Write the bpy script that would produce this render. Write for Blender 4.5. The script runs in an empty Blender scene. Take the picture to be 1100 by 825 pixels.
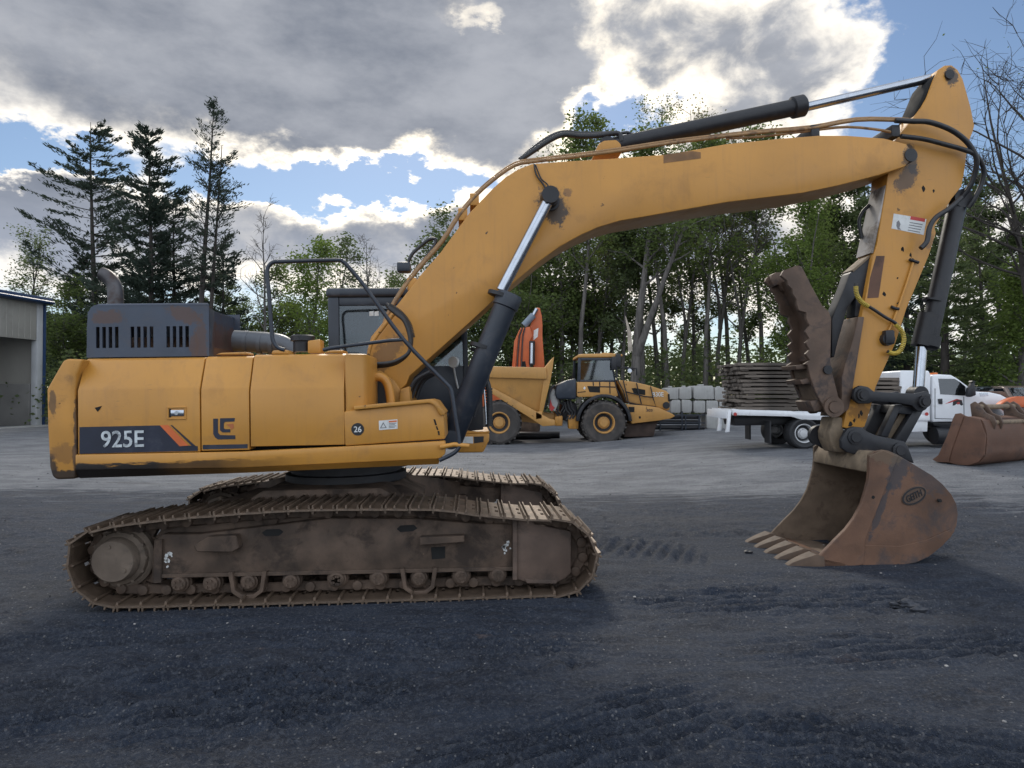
import bpy, bmesh, math, random
import numpy as np
from mathutils import Vector, Matrix
R = math.radians
scene = bpy.context.scene
COL = scene.collection
random.seed(7)

# ------------------------------------------------------------------ camera
CAM = Vector((0, 0, 1.86)); FPX = 750.0; PITCH = math.atan(11.5 / FPX)
cd = bpy.data.cameras.new('camera'); cam = bpy.data.objects.new('camera', cd); COL.objects.link(cam)
cam.location = CAM; cam.rotation_euler = (R(90) + PITCH, 0, 0)
cd.sensor_width = 36; cd.lens = 36 * FPX / 1100; cd.clip_end = 3000; cd.clip_start = 0.05
scene.camera = cam
def ray(px, py):
    a, b = (px - 550) / FPX, (412.5 - py) / FPX
    return Vector((a, math.cos(PITCH) - b * math.sin(PITCH), math.sin(PITCH) + b * math.cos(PITCH)))

class Frame:
    """a thing's own coordinates: x forward, y across, z up"""
    def __init__(s, loc, yaw=0, pitch=0):
        s.M = Matrix.Translation(loc) @ Matrix.Rotation(R(yaw), 4, 'Z') @ Matrix.Rotation(R(-pitch), 4, 'Y')
        s.I = s.M.inverted(); s.o = s.I @ CAM; s.R3 = s.I.to_3x3()
    def P(s, px, py, y):
        d = s.R3 @ ray(px, py); t = (y - s.o.y) / d.y; q = s.o + d * t
        return (q.x, q.z)
    def L(s, pts, y): return [s.P(a, b, y) for a, b in pts]
    def T(s, pts, y):
        return [Vector((s.P(a, b, y)[0], y, s.P(a, b, y)[1])) for a, b in pts]

def crop(x0, y0, sc):
    def f(*pts):
        r = [(x0 + a / sc, y0 + b / sc) for a, b in pts]
        return r
    return f
cA = crop(30, 270, 3.173); cB = crop(260, 270, 3.171); cC = crop(50, 490, 3.4375); cD = crop(350, 470, 3.4375)
cE = crop(380, 120, 2.662); cF = crop(780, 50, 3.3); cG = crop(780, 250, 3.3); cH = crop(780, 440, 3.4375)
cJ = crop(860, 400, 6.875); cK = crop(820, 270, 4.125); cL = crop(440, 380, 6.875)
cH1 = crop(500, 320, 4.583); cHC = crop(600, 370, 6.877); cTR = crop(700, 370, 5.5); cTB = crop(900, 370, 5.5)
cO = crop(540, 320, 10.31); cRB = crop(1000, 380, 6.35); cBL = crop(0, 290, 3.929)

# ------------------------------------------------------------------ ground height
def sst(v, a, b):
    t = np.clip((v - a) / (b - a), 0, 1); return t * t * (3 - 2 * t)
def gz(x, y):
    base = np.interp(x, [-7, -4.3, 0.35, 3, 7], [-0.05, -0.036, 0.036, 0.02, 0.015]) * sst(y, 2, 5) * (1 - sst(y, 10, 14))
    return base + 0.42 * sst(y, 6, 17.5) * sst(x, 0.5, 8.5)
def gzf(x, y): return float(gz(np.float64(x), np.float64(y)))

# ------------------------------------------------------------------ mesh helpers
def catmull(pts, n=4, closed=False):
    P = [Vector(p) if len(p) == 3 else Vector((p[0], p[1], 0)) for p in pts]; k = len(P); out = []
    rng = range(k) if closed else range(k - 1)
    for i in rng:
        if closed: a, b, c, d = P[i - 1], P[i], P[(i + 1) % k], P[(i + 2) % k]
        else: a, b, c, d = P[max(i - 1, 0)], P[i], P[i + 1], P[min(i + 2, k - 1)]
        for j in range(n):
            t = j / n
            out.append(0.5 * ((2 * b) + (c - a) * t + (2 * a - 5 * b + 4 * c - d) * t * t + (3 * b - a - 3 * c + d) * t ** 3))
    if not closed: out.append(P[-1])
    return [tuple(v) if len(pts[0]) == 3 else (v.x, v.y) for v in out]

class MB:
    def __init__(s): s.bm = bmesh.new()
    def _merge(s, b, bevel=0, seg=2, M=None):
        bmesh.ops.recalc_face_normals(b, faces=b.faces)
        if bevel > 0:
            es = [e for e in b.edges if len(e.link_faces) == 2 and e.calc_face_angle(0) > R(28)]
            bmesh.ops.bevel(b, geom=es, offset=bevel, segments=seg, profile=0.5, affect='EDGES', clamp_overlap=True)
        if M is not None: b.transform(M)
        m = bpy.data.meshes.new('t'); b.to_mesh(m); b.free(); s.bm.from_mesh(m); bpy.data.meshes.remove(m)
        return s
    def box(s, x0, x1, y0, y1, z0, z1, bevel=0, seg=2, M=None):
        b = bmesh.new(); bmesh.ops.create_cube(b, size=1)
        for v in b.verts:
            v.co = Vector(((x0 + x1) / 2 + v.co.x * (x1 - x0), (y0 + y1) / 2 + v.co.y * (y1 - y0), (z0 + z1) / 2 + v.co.z * (z1 - z0)))
        return s._merge(b, bevel, seg, M)
    def prism(s, pts, y0, y1, bevel=0, seg=2, M=None, axis='y'):
        """outline in x-z swept along y (axis 'x': outline in y-z swept along x; 'z': x-y along z)"""
        b = bmesh.new()
        f = {'y': lambda p, t: (p[0], t, p[1]), 'x': lambda p, t: (t, p[0], p[1]), 'z': lambda p, t: (p[0], p[1], t)}[axis]
        A = [b.verts.new(f(p, y0)) for p in pts]; B = [b.verts.new(f(p, y1)) for p in pts]
        n = len(pts)
        b.faces.new(A); b.faces.new(B[::-1])
        for i in range(n): b.faces.new((A[i], A[(i + 1) % n], B[(i + 1) % n], B[i]))
        return s._merge(b, bevel, seg, M)
    def loft(s, secs, cap=True, bevel=0, M=None):
        b = bmesh.new(); V = [[b.verts.new(p) for p in sec] for sec in secs]; n = len(secs[0])
        for a, c in zip(V, V[1:]):
            for i in range(n): b.faces.new((a[i], a[(i + 1) % n], c[(i + 1) % n], c[i]))
        if cap: b.faces.new(V[0]); b.faces.new(V[-1][::-1])
        return s._merge(b, bevel, 2, M)
    def cyl(s, p0, p1, r0, r1=None, seg=24, bevel=0, caps=True):
        r1 = r0 if r1 is None else r1
        p0, p1 = Vector(p0), Vector(p1); d = (p1 - p0); q = d.to_track_quat('Z', 'Y').to_matrix()
        b = bmesh.new(); rings = []
        for p, r in ((p0, r0), (p1, r1)):
            rings.append([b.verts.new(p + q @ Vector((r * math.cos(2 * math.pi * i / seg), r * math.sin(2 * math.pi * i / seg), 0))) for i in range(seg)])
        for i in range(seg): b.faces.new((rings[0][i], rings[0][(i + 1) % seg], rings[1][(i + 1) % seg], rings[1][i]))
        if caps: b.faces.new(rings[0]); b.faces.new(rings[1])
        return s._merge(b, bevel)
    def lathe(s, prof, p0, d, seg=32, close=False, cap0=True):
        """prof: (radius, distance along d)"""
        p0 = Vector(p0); q = Vector(d).to_track_quat('Z', 'Y').to_matrix(); b = bmesh.new(); rings = []
        for r, h in prof:
            rings.append([b.verts.new(p0 + q @ Vector((r * math.cos(2 * math.pi * i / seg), r * math.sin(2 * math.pi * i / seg), h))) for i in range(seg)])
        prs = list(zip(rings, rings[1:])) + ([(rings[-1], rings[0])] if close else [])
        for a, c in prs:
            for i in range(seg): b.faces.new((a[i], a[(i + 1) % seg], c[(i + 1) % seg], c[i]))
        if not close:
            if cap0 and prof[0][0] > 1e-4: b.faces.new(rings[0])
            if prof[-1][0] > 1e-4: b.faces.new(rings[-1])
        return s._merge(b)
    def tube(s, pts, r, seg=10, smooth=0, closed=False):
        pts = [Vector(p) for p in (catmull([tuple(p) for p in pts], smooth, closed) if smooth else pts)]
        n = len(pts); rad = r if isinstance(r, (list, tuple)) else [r] * n
        if len(rad) != n: rad = list(np.interp(np.linspace(0, 1, n), np.linspace(0, 1, len(rad)), rad))
        b = bmesh.new(); rings = []; up = None
        for i, p in enumerate(pts):
            if closed: t = (pts[(i + 1) % n] - pts[i - 1])
            else: t = (pts[min(i + 1, n - 1)] - pts[max(i - 1, 0)])
            t.normalize()
            if up is None:
                up = t.orthogonal().normalized()
            else:
                up = (up - t * up.dot(t)).normalized()
            w = t.cross(up)
            rings.append([b.verts.new(p + (up * math.cos(2 * math.pi * k / seg) + w * math.sin(2 * math.pi * k / seg)) * rad[i]) for k in range(seg)])
        prs = list(zip(rings, rings[1:])) + ([(rings[-1], rings[0])] if closed else [])
        for a, c in prs:
            for k in range(seg): b.faces.new((a[k], a[(k + 1) % seg], c[(k + 1) % seg], c[k]))
        if not closed: b.faces.new(rings[0]); b.faces.new(rings[-1][::-1])
        return s._merge(b)
    def build(s, name, mat, parent=None, angle=32):
        m = bpy.data.meshes.new(name); s.bm.to_mesh(m); s.bm.free()
        m.materials.append(mat)
        m.polygons.foreach_set('use_smooth', [True] * len(m.polygons)); m.set_sharp_from_angle(angle=R(angle))
        o = bpy.data.objects.new(name, m); COL.objects.link(o)
        if parent is not None: o.parent = parent
        return o

def pymesh(name, verts, faces, mat, parent=None, smooth=False):
    m = bpy.data.meshes.new(name); m.from_pydata(verts, [], faces); m.materials.append(mat)
    if smooth: m.polygons.foreach_set('use_smooth', [True] * len(m.polygons))
    o = bpy.data.objects.new(name, m); COL.objects.link(o)
    if parent is not None: o.parent = parent
    return o
def tag(o, label=None, cat=None, group=None, kind=None):
    if label: o['label'] = label
    if cat: o['category'] = cat
    if group: o['group'] = group
    if kind: o['kind'] = kind
    return o
def root(name, fr, label, cat, group=None):
    o = bpy.data.objects.new(name, None); COL.objects.link(o); o.matrix_world = fr.M if isinstance(fr, Frame) else fr
    o.empty_display_size = 0.3
    return tag(o, label, cat, group)
def dup(o, parent=None, M=None):
    c = o.copy(); COL.objects.link(c); c.parent = parent
    if M is not None: c.matrix_local = M
    for ch in o.children: dup(ch, c)
    return c
def lettering(body, w, h, mat, parent, M, name='lettering', ext=0.004, shear=0):
    cu = bpy.data.curves.new('t', 'FONT'); cu.body = body; cu.size = 1; cu.extrude = ext; cu.shear = shear; cu.offset = 0.012; cu.resolution_u = 4
    to = bpy.data.objects.new('t', cu); COL.objects.link(to)
    bpy.context.view_layer.update()
    m = bpy.data.meshes.new_from_object(to.evaluated_get(bpy.context.evaluated_depsgraph_get()))
    bpy.data.objects.remove(to); bpy.data.curves.remove(cu)
    co = np.empty(len(m.vertices) * 3); m.vertices.foreach_get('co', co); co = co.reshape(-1, 3)
    lo, hi = co[:, :2].min(0), co[:, :2].max(0)
    co[:, 0] = (co[:, 0] - lo[0]) / (hi[0] - lo[0]) * w; co[:, 1] = (co[:, 1] - lo[1]) / (hi[1] - lo[1]) * h
    m.vertices.foreach_set('co', co.ravel()); m.transform(M); m.materials.clear(); m.materials.append(mat); m.name = name
    o = bpy.data.objects.new(name, m); COL.objects.link(o); o.parent = parent
    return o
def face_text(fr, body, tl, br, y, mat, parent, ext=0.004, shear=0, name='lettering'):
    """writing on the near side of a thing; tl, br = corners of the writing"""
    x0, z1 = fr.P(*tl, y); x1, z0 = fr.P(*br, y)
    return lettering(body, x1 - x0, z1 - z0, mat, parent, Matrix.Translation((x0, y - ext, z0)) @ Matrix.Rotation(R(90), 4, 'X'), name, ext, shear)

# ------------------------------------------------------------------ materials
class NT:
    def __init__(s, tree): s.t = tree; s.n = tree.nodes; s.l = tree.links
    def new(s, typ, **kw):
        n = s.n.new(typ)
        for k, v in kw.items(): setattr(n, k, v)
        return n
    def put(s, sock, v):
        if isinstance(v, bpy.types.NodeSocket): s.l.new(v, sock)
        else: sock.default_value = v
    def math(s, op, a, b=0.0, c=None, clamp=False):
        n = s.new('ShaderNodeMath', operation=op); n.use_clamp = clamp; s.put(n.inputs[0], a); s.put(n.inputs[1], b)
        if c is not None: s.put(n.inputs[2], c)
        return n.outputs[0]
    def mix(s, f, a, b):
        n = s.new('ShaderNodeMix', data_type='RGBA'); s.put(n.inputs[0], f)
        s.put(n.inputs[6], a if isinstance(a, bpy.types.NodeSocket) else (*a, 1)); s.put(n.inputs[7], b if isinstance(b, bpy.types.NodeSocket) else (*b, 1))
        return n.outputs[2]
    def noise(s, vec, scale, detail=4, rough=0.55, dist=0.0):
        n = s.new('ShaderNodeTexNoise'); s.l.new(vec, n.inputs['Vector'])
        n.inputs['Scale'].default_value = scale; n.inputs['Detail'].default_value = detail; n.inputs['Roughness'].default_value = rough; n.inputs['Distortion'].default_value = dist
        return n.outputs['Fac']
    def ramp(s, v, a, b, smooth=True):
        n = s.new('ShaderNodeMapRange', interpolation_type='SMOOTHSTEP' if smooth else 'LINEAR'); n.clamp = True
        s.put(n.inputs['Value'], v); s.put(n.inputs['From Min'], a); s.put(n.inputs['From Max'], b)
        return n.outputs['Result']
    def scale(s, vec, sc):
        n = s.new('ShaderNodeMapping'); s.l.new(vec, n.inputs['Vector']); n.inputs['Scale'].default_value = sc; return n.outputs[0]
def pick(v, *cols): return v
def material(name, base, rough=0.5, metal=0.0, var=0.12, vs=3.0, dirt=None, dirt_amt=0.0, ds=5.0, spots=None, spot_amt=0.0, ss=14.0,
             bump=0.0, bs=40.0, stretch=(1, 1, 1), coord='Object', spec=0.5, streak=0.0, coat=0.0, scratch=0.0):
    m = bpy.data.materials.new(name); m.use_nodes = True; t = NT(m.node_tree); b = t.n['Principled BSDF']
    tc = t.new('ShaderNodeTexCoord').outputs[coord]; vec = t.scale(tc, stretch)
    n1 = t.noise(vec, vs, 5)
    c = t.mix(t.ramp(n1, 0.3, 0.7), tuple(min(1, v * (1 - var)) for v in base), tuple(min(1, v * (1 + var)) for v in base))
    r = t.math('ADD', rough, t.math('MULTIPLY', t.math('SUBTRACT', t.noise(vec, vs * 4, 4), 0.5), 0.25), clamp=True)
    if streak:
        sv = t.scale(tc, (9, 9, 0.7)); k = t.math('MULTIPLY', t.ramp(t.noise(sv, 2.0, 5), 0.5, 0.75), streak)
        c = t.mix(k, c, dirt or tuple(v * 0.5 for v in base))
    if dirt_amt:
        k = t.math('MULTIPLY', t.ramp(t.noise(vec, ds, 8, 0.68, 0.4), 0.56 - 0.1 * dirt_amt, 0.74 - 0.1 * dirt_amt), dirt_amt, clamp=True)
        c = t.mix(k, c, dirt); r = t.math('ADD', r, t.math('MULTIPLY', k, 0.3), clamp=True)
    if scratch:
        k = t.math('MULTIPLY', t.ramp(t.noise(t.scale(tc, (1.1, 1, 26)), 3.0, 6, .62), .665, .69), t.math('MULTIPLY', t.ramp(t.noise(tc, 1.7, 4), .50, .60), scratch))
        c = t.mix(k, c, (0.07, 0.045, 0.03))
    if spot_amt:
        k = t.ramp(t.noise(vec, ss, 6, 0.6, 0.2), 0.76 - 0.12 * spot_amt, 0.79 - 0.12 * spot_amt)
        c = t.mix(k, c, spots); r = t.math('ADD', r, t.math('MULTIPLY', k, 0.3), clamp=True)
    t.put(b.inputs['Base Color'], c); t.put(b.inputs['Roughness'], r); b.inputs['Metallic'].default_value = metal
    b.inputs['Specular IOR Level'].default_value = spec; b.inputs['Coat Weight'].default_value = coat; b.inputs['Coat Roughness'].default_value = 0.2
    if bump:
        bn = t.new('ShaderNodeBump'); bn.inputs['Strength'].default_value = bump; bn.inputs['Distance'].default_value = 0.02
        t.put(bn.inputs['Height'], t.noise(vec, bs, 6, 0.65)); t.l.new(bn.outputs[0], b.inputs['Normal'])
    return m
def glass(name, tint=(0.55, 0.62, 0.65), alpha=0.35, rough=0.04):
    m = bpy.data.materials.new(name); m.use_nodes = True; t = NT(m.node_tree); b = t.n['Principled BSDF']
    tr = t.new('ShaderNodeBsdfTransparent'); tr.inputs[0].default_value = (*tint, 1)
    gl = t.new('ShaderNodeBsdfGlossy'); gl.inputs['Roughness'].default_value = rough; gl.inputs['Color'].default_value = (0.9, 0.95, 1, 1)
    df = t.new('ShaderNodeBsdfDiffuse'); tc = t.new('ShaderNodeTexCoord').outputs['Object']
    t.put(df.inputs[0], t.mix(t.ramp(t.noise(tc, 4, 5), 0.35, 0.7), (0.012, 0.016, 0.02), (0.06, 0.062, 0.06)))
    a = t.new('ShaderNodeMixShader'); a.inputs[0].default_value = alpha * 0.45; t.l.new(tr.outputs[0], a.inputs[1]); t.l.new(df.outputs[0], a.inputs[2])
    fr = t.new('ShaderNodeFresnel'); fr.inputs[0].default_value = 1.5
    c = t.new('ShaderNodeMixShader'); t.l.new(t.math('ADD', fr.outputs[0], alpha * 0.12, clamp=True), c.inputs[0]); t.l.new(a.outputs[0], c.inputs[1]); t.l.new(gl.outputs[0], c.inputs[2])
    t.l.new(c.outputs[0], t.n['Material Output'].inputs[0]); t.n.remove(b)
    return m
def leafmat(name, c1, c2, trans=0.48):
    m = bpy.data.materials.new(name); m.use_nodes = True; t = NT(m.node_tree); t.n.remove(t.n['Principled BSDF'])
    g = t.new('ShaderNodeNewGeometry'); oi = t.new('ShaderNodeObjectInfo')
    f = t.math('ADD', t.math('MULTIPLY', g.outputs['Random Per Island'], 0.75), t.math('MULTIPLY', oi.outputs['Random'], 0.25))
    c = t.mix(f, c1, c2)
    d = t.new('ShaderNodeBsdfDiffuse'); t.put(d.inputs[0], c); tl = t.new('ShaderNodeBsdfTranslucent')
    t.put(tl.inputs[0], t.mix(0.3, c, (c2[0] * 1.4, c2[1] * 1.5, c2[2] * 0.8)))
    x = t.new('ShaderNodeMixShader'); x.inputs[0].default_value = trans; t.l.new(d.outputs[0], x.inputs[1]); t.l.new(tl.outputs[0], x.inputs[2])
    t.l.new(x.outputs[0], t.n['Material Output'].inputs[0])
    return m
Y = (0.50, 0.236, 0.042)
M = dict(
    yellow=material('yellow_paint', Y, 0.42, var=0.07, vs=1.3, dirt=(0.30, 0.15, 0.05), dirt_amt=0.38, ds=2.2, spots=(0.05, 0.035, 0.025), spot_amt=0.42, ss=8, bump=0.14, bs=2.6, streak=0.22, scratch=0.75),
    yellow_worn=material('worn_yellow_paint', Y, 0.5, var=0.10, vs=2, dirt=(0.16, 0.085, 0.04), dirt_amt=0.6, ds=3.5, spots=(0.03, 0.024, 0.02), spot_amt=0.85, ss=9, bump=0.08, bs=12, streak=0.2, scratch=0.9),
    yellow_far=material('hauler_yellow_paint', (0.46, 0.24, 0.065), 0.5, var=0.08, vs=1.0, dirt=(0.26, 0.15, 0.06), dirt_amt=0.5, ds=1.4, spots=(0.10, 0.06, 0.03), spot_amt=0.5, ss=4, streak=0.25),
    charcoal=material('charcoal_paint', (0.019, 0.026, 0.039), 0.42, var=0.2, vs=3, dirt=(0.10, 0.10, 0.10), dirt_amt=0.35, ds=3, bump=0.04, bs=15),
    hood=material('hood_blue_grey_paint', (0.040, 0.054, 0.084), 0.34, var=0.15, vs=3, dirt=(0.09, 0.08, 0.08), dirt_amt=0.4, ds=2.5, bump=0.05, bs=14),
    black=material('black_steel', (0.012, 0.013, 0.017), 0.5, var=0.25, vs=5, dirt=(0.042, 0.038, 0.036), dirt_amt=0.5, ds=4, bump=0.06, bs=20),
    hose=material('hose_rubber', (0.02, 0.021, 0.024), 0.45, var=0.2, vs=8, dirt=(0.07, 0.06, 0.05), dirt_amt=0.4, ds=9),
    void=material('hole_shade_and_black_marks', (0.010, 0.010, 0.010), 0.9, var=0.2),  # near-black: shade of holes put in as colour; also chips, scratches, vents
    chrome=material('chrome_rod', (0.42, 0.45, 0.50), 0.2, 1.0, var=0.06, vs=6, dirt=(0.25, 0.22, 0.2), dirt_amt=0.25, ds=6),
    track=material('dusty_track_steel', (0.092, 0.062, 0.044), 0.72, 0.1, var=0.4, vs=4, dirt=(0.034, 0.026, 0.022), dirt_amt=0.8, ds=3.0, spots=(0.16, 0.11, 0.075), spot_amt=0.4, ss=10, bump=0.25, bs=30),
    shoe=material('track_shoe_steel', (0.15, 0.108, 0.078), 0.42, 0.45, var=0.35, vs=5, dirt=(0.055, 0.045, 0.038), dirt_amt=0.7, ds=4, bump=0.25, bs=30),
    rust=material('rusty_bucket_steel', (0.135, 0.070, 0.042), 0.6, 0.1, var=0.3, vs=2.2, dirt=(0.045, 0.048, 0.055), dirt_amt=0.75, ds=2.0, spots=(0.19, 0.10, 0.06), spot_amt=0.5, ss=6, bump=0.18, bs=22),
    rust_in=material('dusty_bucket_inside', (0.16, 0.115, 0.08), 0.75, 0.05, var=0.3, vs=2.5, dirt=(0.07, 0.045, 0.032), dirt_amt=0.7, ds=2.5, bump=0.2, bs=25),
    rust_red=material('red_brown_rusty_steel', (0.135, 0.068, 0.043), 0.7, 0.05, var=0.25, vs=1.6, dirt=(0.06, 0.045, 0.04), dirt_amt=0.7, ds=1.6, bump=0.15, bs=16),
    tooth=material('worn_tooth_steel', (0.080, 0.050, 0.032), 0.7, 0.0, var=0.25, vs=8, bump=0.1, bs=30),
    thumb=material('brown_thumb_steel', (0.115, 0.074, 0.052), 0.58, 0.2, var=0.3, vs=3, dirt=(0.035, 0.036, 0.042), dirt_amt=0.75, ds=3, bump=0.15, bs=22),
    tan=material('dusty_tan_steel', (0.20, 0.15, 0.10), 0.7, 0.1, var=0.3, vs=4, dirt=(0.05, 0.045, 0.04), dirt_amt=0.6, ds=4),
    white=material('white_paint', (0.72, 0.74, 0.77), 0.35, var=0.05, vs=2, dirt=(0.35, 0.33, 0.3), dirt_amt=0.35, ds=2, coat=0.3),
    sticker=material('white_sticker', (0.62, 0.63, 0.62), 0.5, var=0.08, vs=9, dirt=(0.3, 0.27, 0.22), dirt_amt=0.4, ds=12),
    numeral=material('pale_lettering', (0.50, 0.54, 0.56), 0.5, var=0.2, vs=12, dirt=(0.05, 0.055, 0.075), dirt_amt=0.75, ds=14),
    red=material('red_print', (0.42, 0.035, 0.03), 0.5),
    navy=material('dark_blue_sticker', (0.011, 0.015, 0.032), 0.5, var=0.25, vs=4, spots=(0.33, 0.17, 0.05), spot_amt=0.3, ss=10, dirt=(0.07, 0.075, 0.09), dirt_amt=0.4, ds=4),
    orange_s=material('orange_stripe', (0.60, 0.13, 0.03), 0.45),
    orange=material('orange_paint', (0.52, 0.115, 0.033), 0.5, var=0.12, vs=1.5, dirt=(0.28, 0.10, 0.05), dirt_amt=0.4, ds=2),
    tyre=material('dusty_tyre_rubber', (0.05, 0.045, 0.042), 0.85, var=0.25, vs=3, dirt=(0.12, 0.10, 0.085), dirt_amt=0.6, ds=3, bump=0.2, bs=20),
    tyre_black=material('black_tyre_rubber', (0.022, 0.023, 0.026), 0.75, var=0.2, vs=3),
    rim=material('pale_wheel_rim', (0.55, 0.56, 0.57), 0.4, 0.3, var=0.1),
    wood=material('weathered_mat_timber', (0.13, 0.108, 0.09), 0.85, var=0.35, vs=2.5, dirt=(0.05, 0.045, 0.042), dirt_amt=0.8, ds=3, stretch=(0.4, 3, 3), bump=0.2, bs=12),
    concrete=material('cast_concrete', (0.36, 0.36, 0.35), 0.85, var=0.12, vs=1.5, dirt=(0.18, 0.175, 0.165), dirt_amt=0.6, ds=1.5, bump=0.15, bs=12, streak=0.3),
    wall=material('beige_wall_panel', (0.36, 0.345, 0.31), 0.7, var=0.06, vs=0.5, dirt=(0.22, 0.21, 0.19), dirt_amt=0.4, ds=0.6, streak=0.2),
    column=material('pale_column', (0.45, 0.46, 0.47), 0.6, var=0.08, vs=0.8, dirt=(0.25, 0.24, 0.22), dirt_amt=0.4, ds=1),
    blue=material('blue_trim_metal', (0.025, 0.055, 0.13), 0.4, var=0.1),
    bark=material('grey_brown_bark', (0.105, 0.096, 0.088), 0.9, var=0.35, vs=3, stretch=(3, 3, 0.5), bump=0.3, bs=8),
    bark_dark=material('dark_bark', (0.040, 0.034, 0.030), 0.9, var=0.3, vs=3, stretch=(3, 3, 0.5)),
    deadwood=material('split_pale_wood', (0.38, 0.33, 0.27), 0.8, var=0.2, vs=3),
    carblack=material('dark_car_paint', (0.02, 0.024, 0.032), 0.25, var=0.1, coat=0.6),
    carsilver=material('tan_car_paint', (0.22, 0.17, 0.15), 0.3, 0.4, var=0.1, coat=0.5),
    amber=material('amber_marker_lens', (0.65, 0.16, 0.03), 0.25),
    brownlog=material('brown_log_bark', (0.11, 0.06, 0.042), 0.9, var=0.3, vs=3),
    yhose=material('yellow_spiral_guard', (0.55, 0.40, 0.06), 0.5, var=0.2, vs=20),
    pipe=material('tan_pipe_paint', (0.30, 0.17, 0.07), 0.5, var=0.2, vs=5, dirt=(0.08, 0.05, 0.035), dirt_amt=0.8, ds=5),
    seat=material('seat_cloth', (0.03, 0.03, 0.033), 0.9),
    glass=glass('cab_glass', (0.5, 0.57, 0.60), 0.2),
    glass_dark=glass('dark_cab_glass', (0.30, 0.38, 0.40), 0.45),
    leaf=leafmat('spring_green_leaves', (0.075, 0.108, 0.042), (0.16, 0.20, 0.072)),
    leaf_pale=leafmat('pale_green_leaves', (0.09, 0.135, 0.040), (0.18, 0.235, 0.07)),
    leaf_dark=leafmat('dark_green_leaves', (0.078, 0.104, 0.056), (0.15, 0.185, 0.086)),
    needle=leafmat('dark_pine_needles', (0.034, 0.048, 0.042), (0.066, 0.085, 0.066), 0.2),
    bud=leafmat('budding_leaves', (0.09, 0.085, 0.04), (0.15, 0.15, 0.06)),
)

def stained(base, name, patches):
    """a copy of a paint with grease and rust stains of ragged outline; patches: (x, z, rx, rz, tilt deg, colour, strength)"""
    m = M[base].copy(); m.name = name; t = NT(m.node_tree); b = t.n['Principled BSDF']; src = b.inputs['Base Color'].links[0].from_socket
    tc = t.new('ShaderNodeTexCoord').outputs['Object']; sp = t.new('ShaderNodeSeparateXYZ'); t.l.new(tc, sp.inputs[0])
    n1 = t.noise(tc, 15, 8, .72); n2 = t.noise(tc, 2.2, 4)
    for x, z, rx, rz, tilt, colr, st in patches:
        c, s = math.cos(R(tilt)), math.sin(R(tilt)); dx = t.math('SUBTRACT', sp.outputs[0], x); dz = t.math('SUBTRACT', sp.outputs[2], z)
        u = t.math('DIVIDE', t.math('ADD', t.math('MULTIPLY', dx, c), t.math('MULTIPLY', dz, s)), rx); v = t.math('DIVIDE', t.math('SUBTRACT', t.math('MULTIPLY', dz, c), t.math('MULTIPLY', dx, s)), rz)
        d = t.math('SQRT', t.math('ADD', t.math('MULTIPLY', u, u), t.math('MULTIPLY', v, v)))
        d = t.math('ADD', d, t.math('ADD', t.math('MULTIPLY', t.math('SUBTRACT', n1, .5), 2.3), t.math('MULTIPLY', t.math('SUBTRACT', n2, .5), .8)))
        src = t.mix(t.math('MULTIPLY', t.ramp(d, 1.12, .78), st), src, colr)
    t.put(b.inputs['Base Color'], src); return m
# ================================================================== the excavator
EX = Frame((-1.94, 7.86, 0.0), 3.4, 0.9)
ex = root('excavator', EX, 'large yellow tracked excavator with raised boom and rusty digging bucket in the foreground', 'excavator')
P, L, T = EX.P, EX.L, EX.T
YN, YI = -1.69, -0.89            # near track: outer and inner edge
YB = -1.42                       # near face of the house

# ---- tracks: a path round the outside of the near track
loop = [(67.5, 597), (71, 584), (80, 574), (95, 567.5), (123, 560.5), (170, 554.5), (224, 549.6), (297, 544.5), (370, 542.5), (466, 543), (510, 548), (568, 553.5), (604, 554),
        (621, 560), (634, 571), (642, 584), (645.5, 598), (643, 613), (635, 628), (622, 639), (604, 644.5), (540, 647), (400, 651), (250, 655), (135, 657.5), (108, 655), (90, 647.5), (77, 635), (69.5, 618)]
path = catmull(L(loop, YN), 8, True)
pa = np.array(path + path[:1]); seg = np.linalg.norm(np.diff(pa, axis=0), axis=1); cum = np.concatenate([[0], np.cumsum(seg)])
NS = 48; pitch = cum[-1] / NS
def at(s):
    s = s % cum[-1]; return np.array([np.interp(s, cum, pa[:, 0]), np.interp(s, cum, pa[:, 1])])
def frame_at(s):
    p = at(s); t = at(s + pitch * 0.45) - at(s - pitch * 0.45); t /= np.linalg.norm(t); n = np.array([-t[1], t[0]])
    return p, t, n
W = YI - YN
sm = MB(); q = pitch
# plate with two clearance holes beside the chain, three grouser bars
for y0, y1, x0, x1 in ((0, W, -0.46 * q, 0.22 * q), (0, W * 0.30, 0.22 * q, 0.53 * q), (W * 0.42, W * 0.58, 0.22 * q, 0.53 * q), (W * 0.70, W, 0.22 * q, 0.53 * q)):
    sm.box(x0, x1, y0, y1, -0.052, -0.034)
sm.box(0.36 * q, 0.53 * q, W * 0.30, W * 0.42, -0.052, -0.034); sm.box(0.36 * q, 0.53 * q, W * 0.58, W * 0.70, -0.052, -0.034)
for cx, hh in ((-0.40 * q, 0.0), (-0.04 * q, -0.004), (0.44 * q, 0.0)):
    sm.prism([(cx - 0.011, -0.04), (cx + 0.011, -0.04), (cx + 0.006, hh), (cx - 0.006, hh)], 0.0, W, 0.002, 1)
sm.prism([(-0.47 * q, -0.05), (-0.36 * q, -0.05), (-0.40 * q, -0.085), (-0.47 * q, -0.075)], 0.03, W - 0.03)
shoe_mesh = None
track_mb = MB(); CY = (YN + YI) / 2
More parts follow.
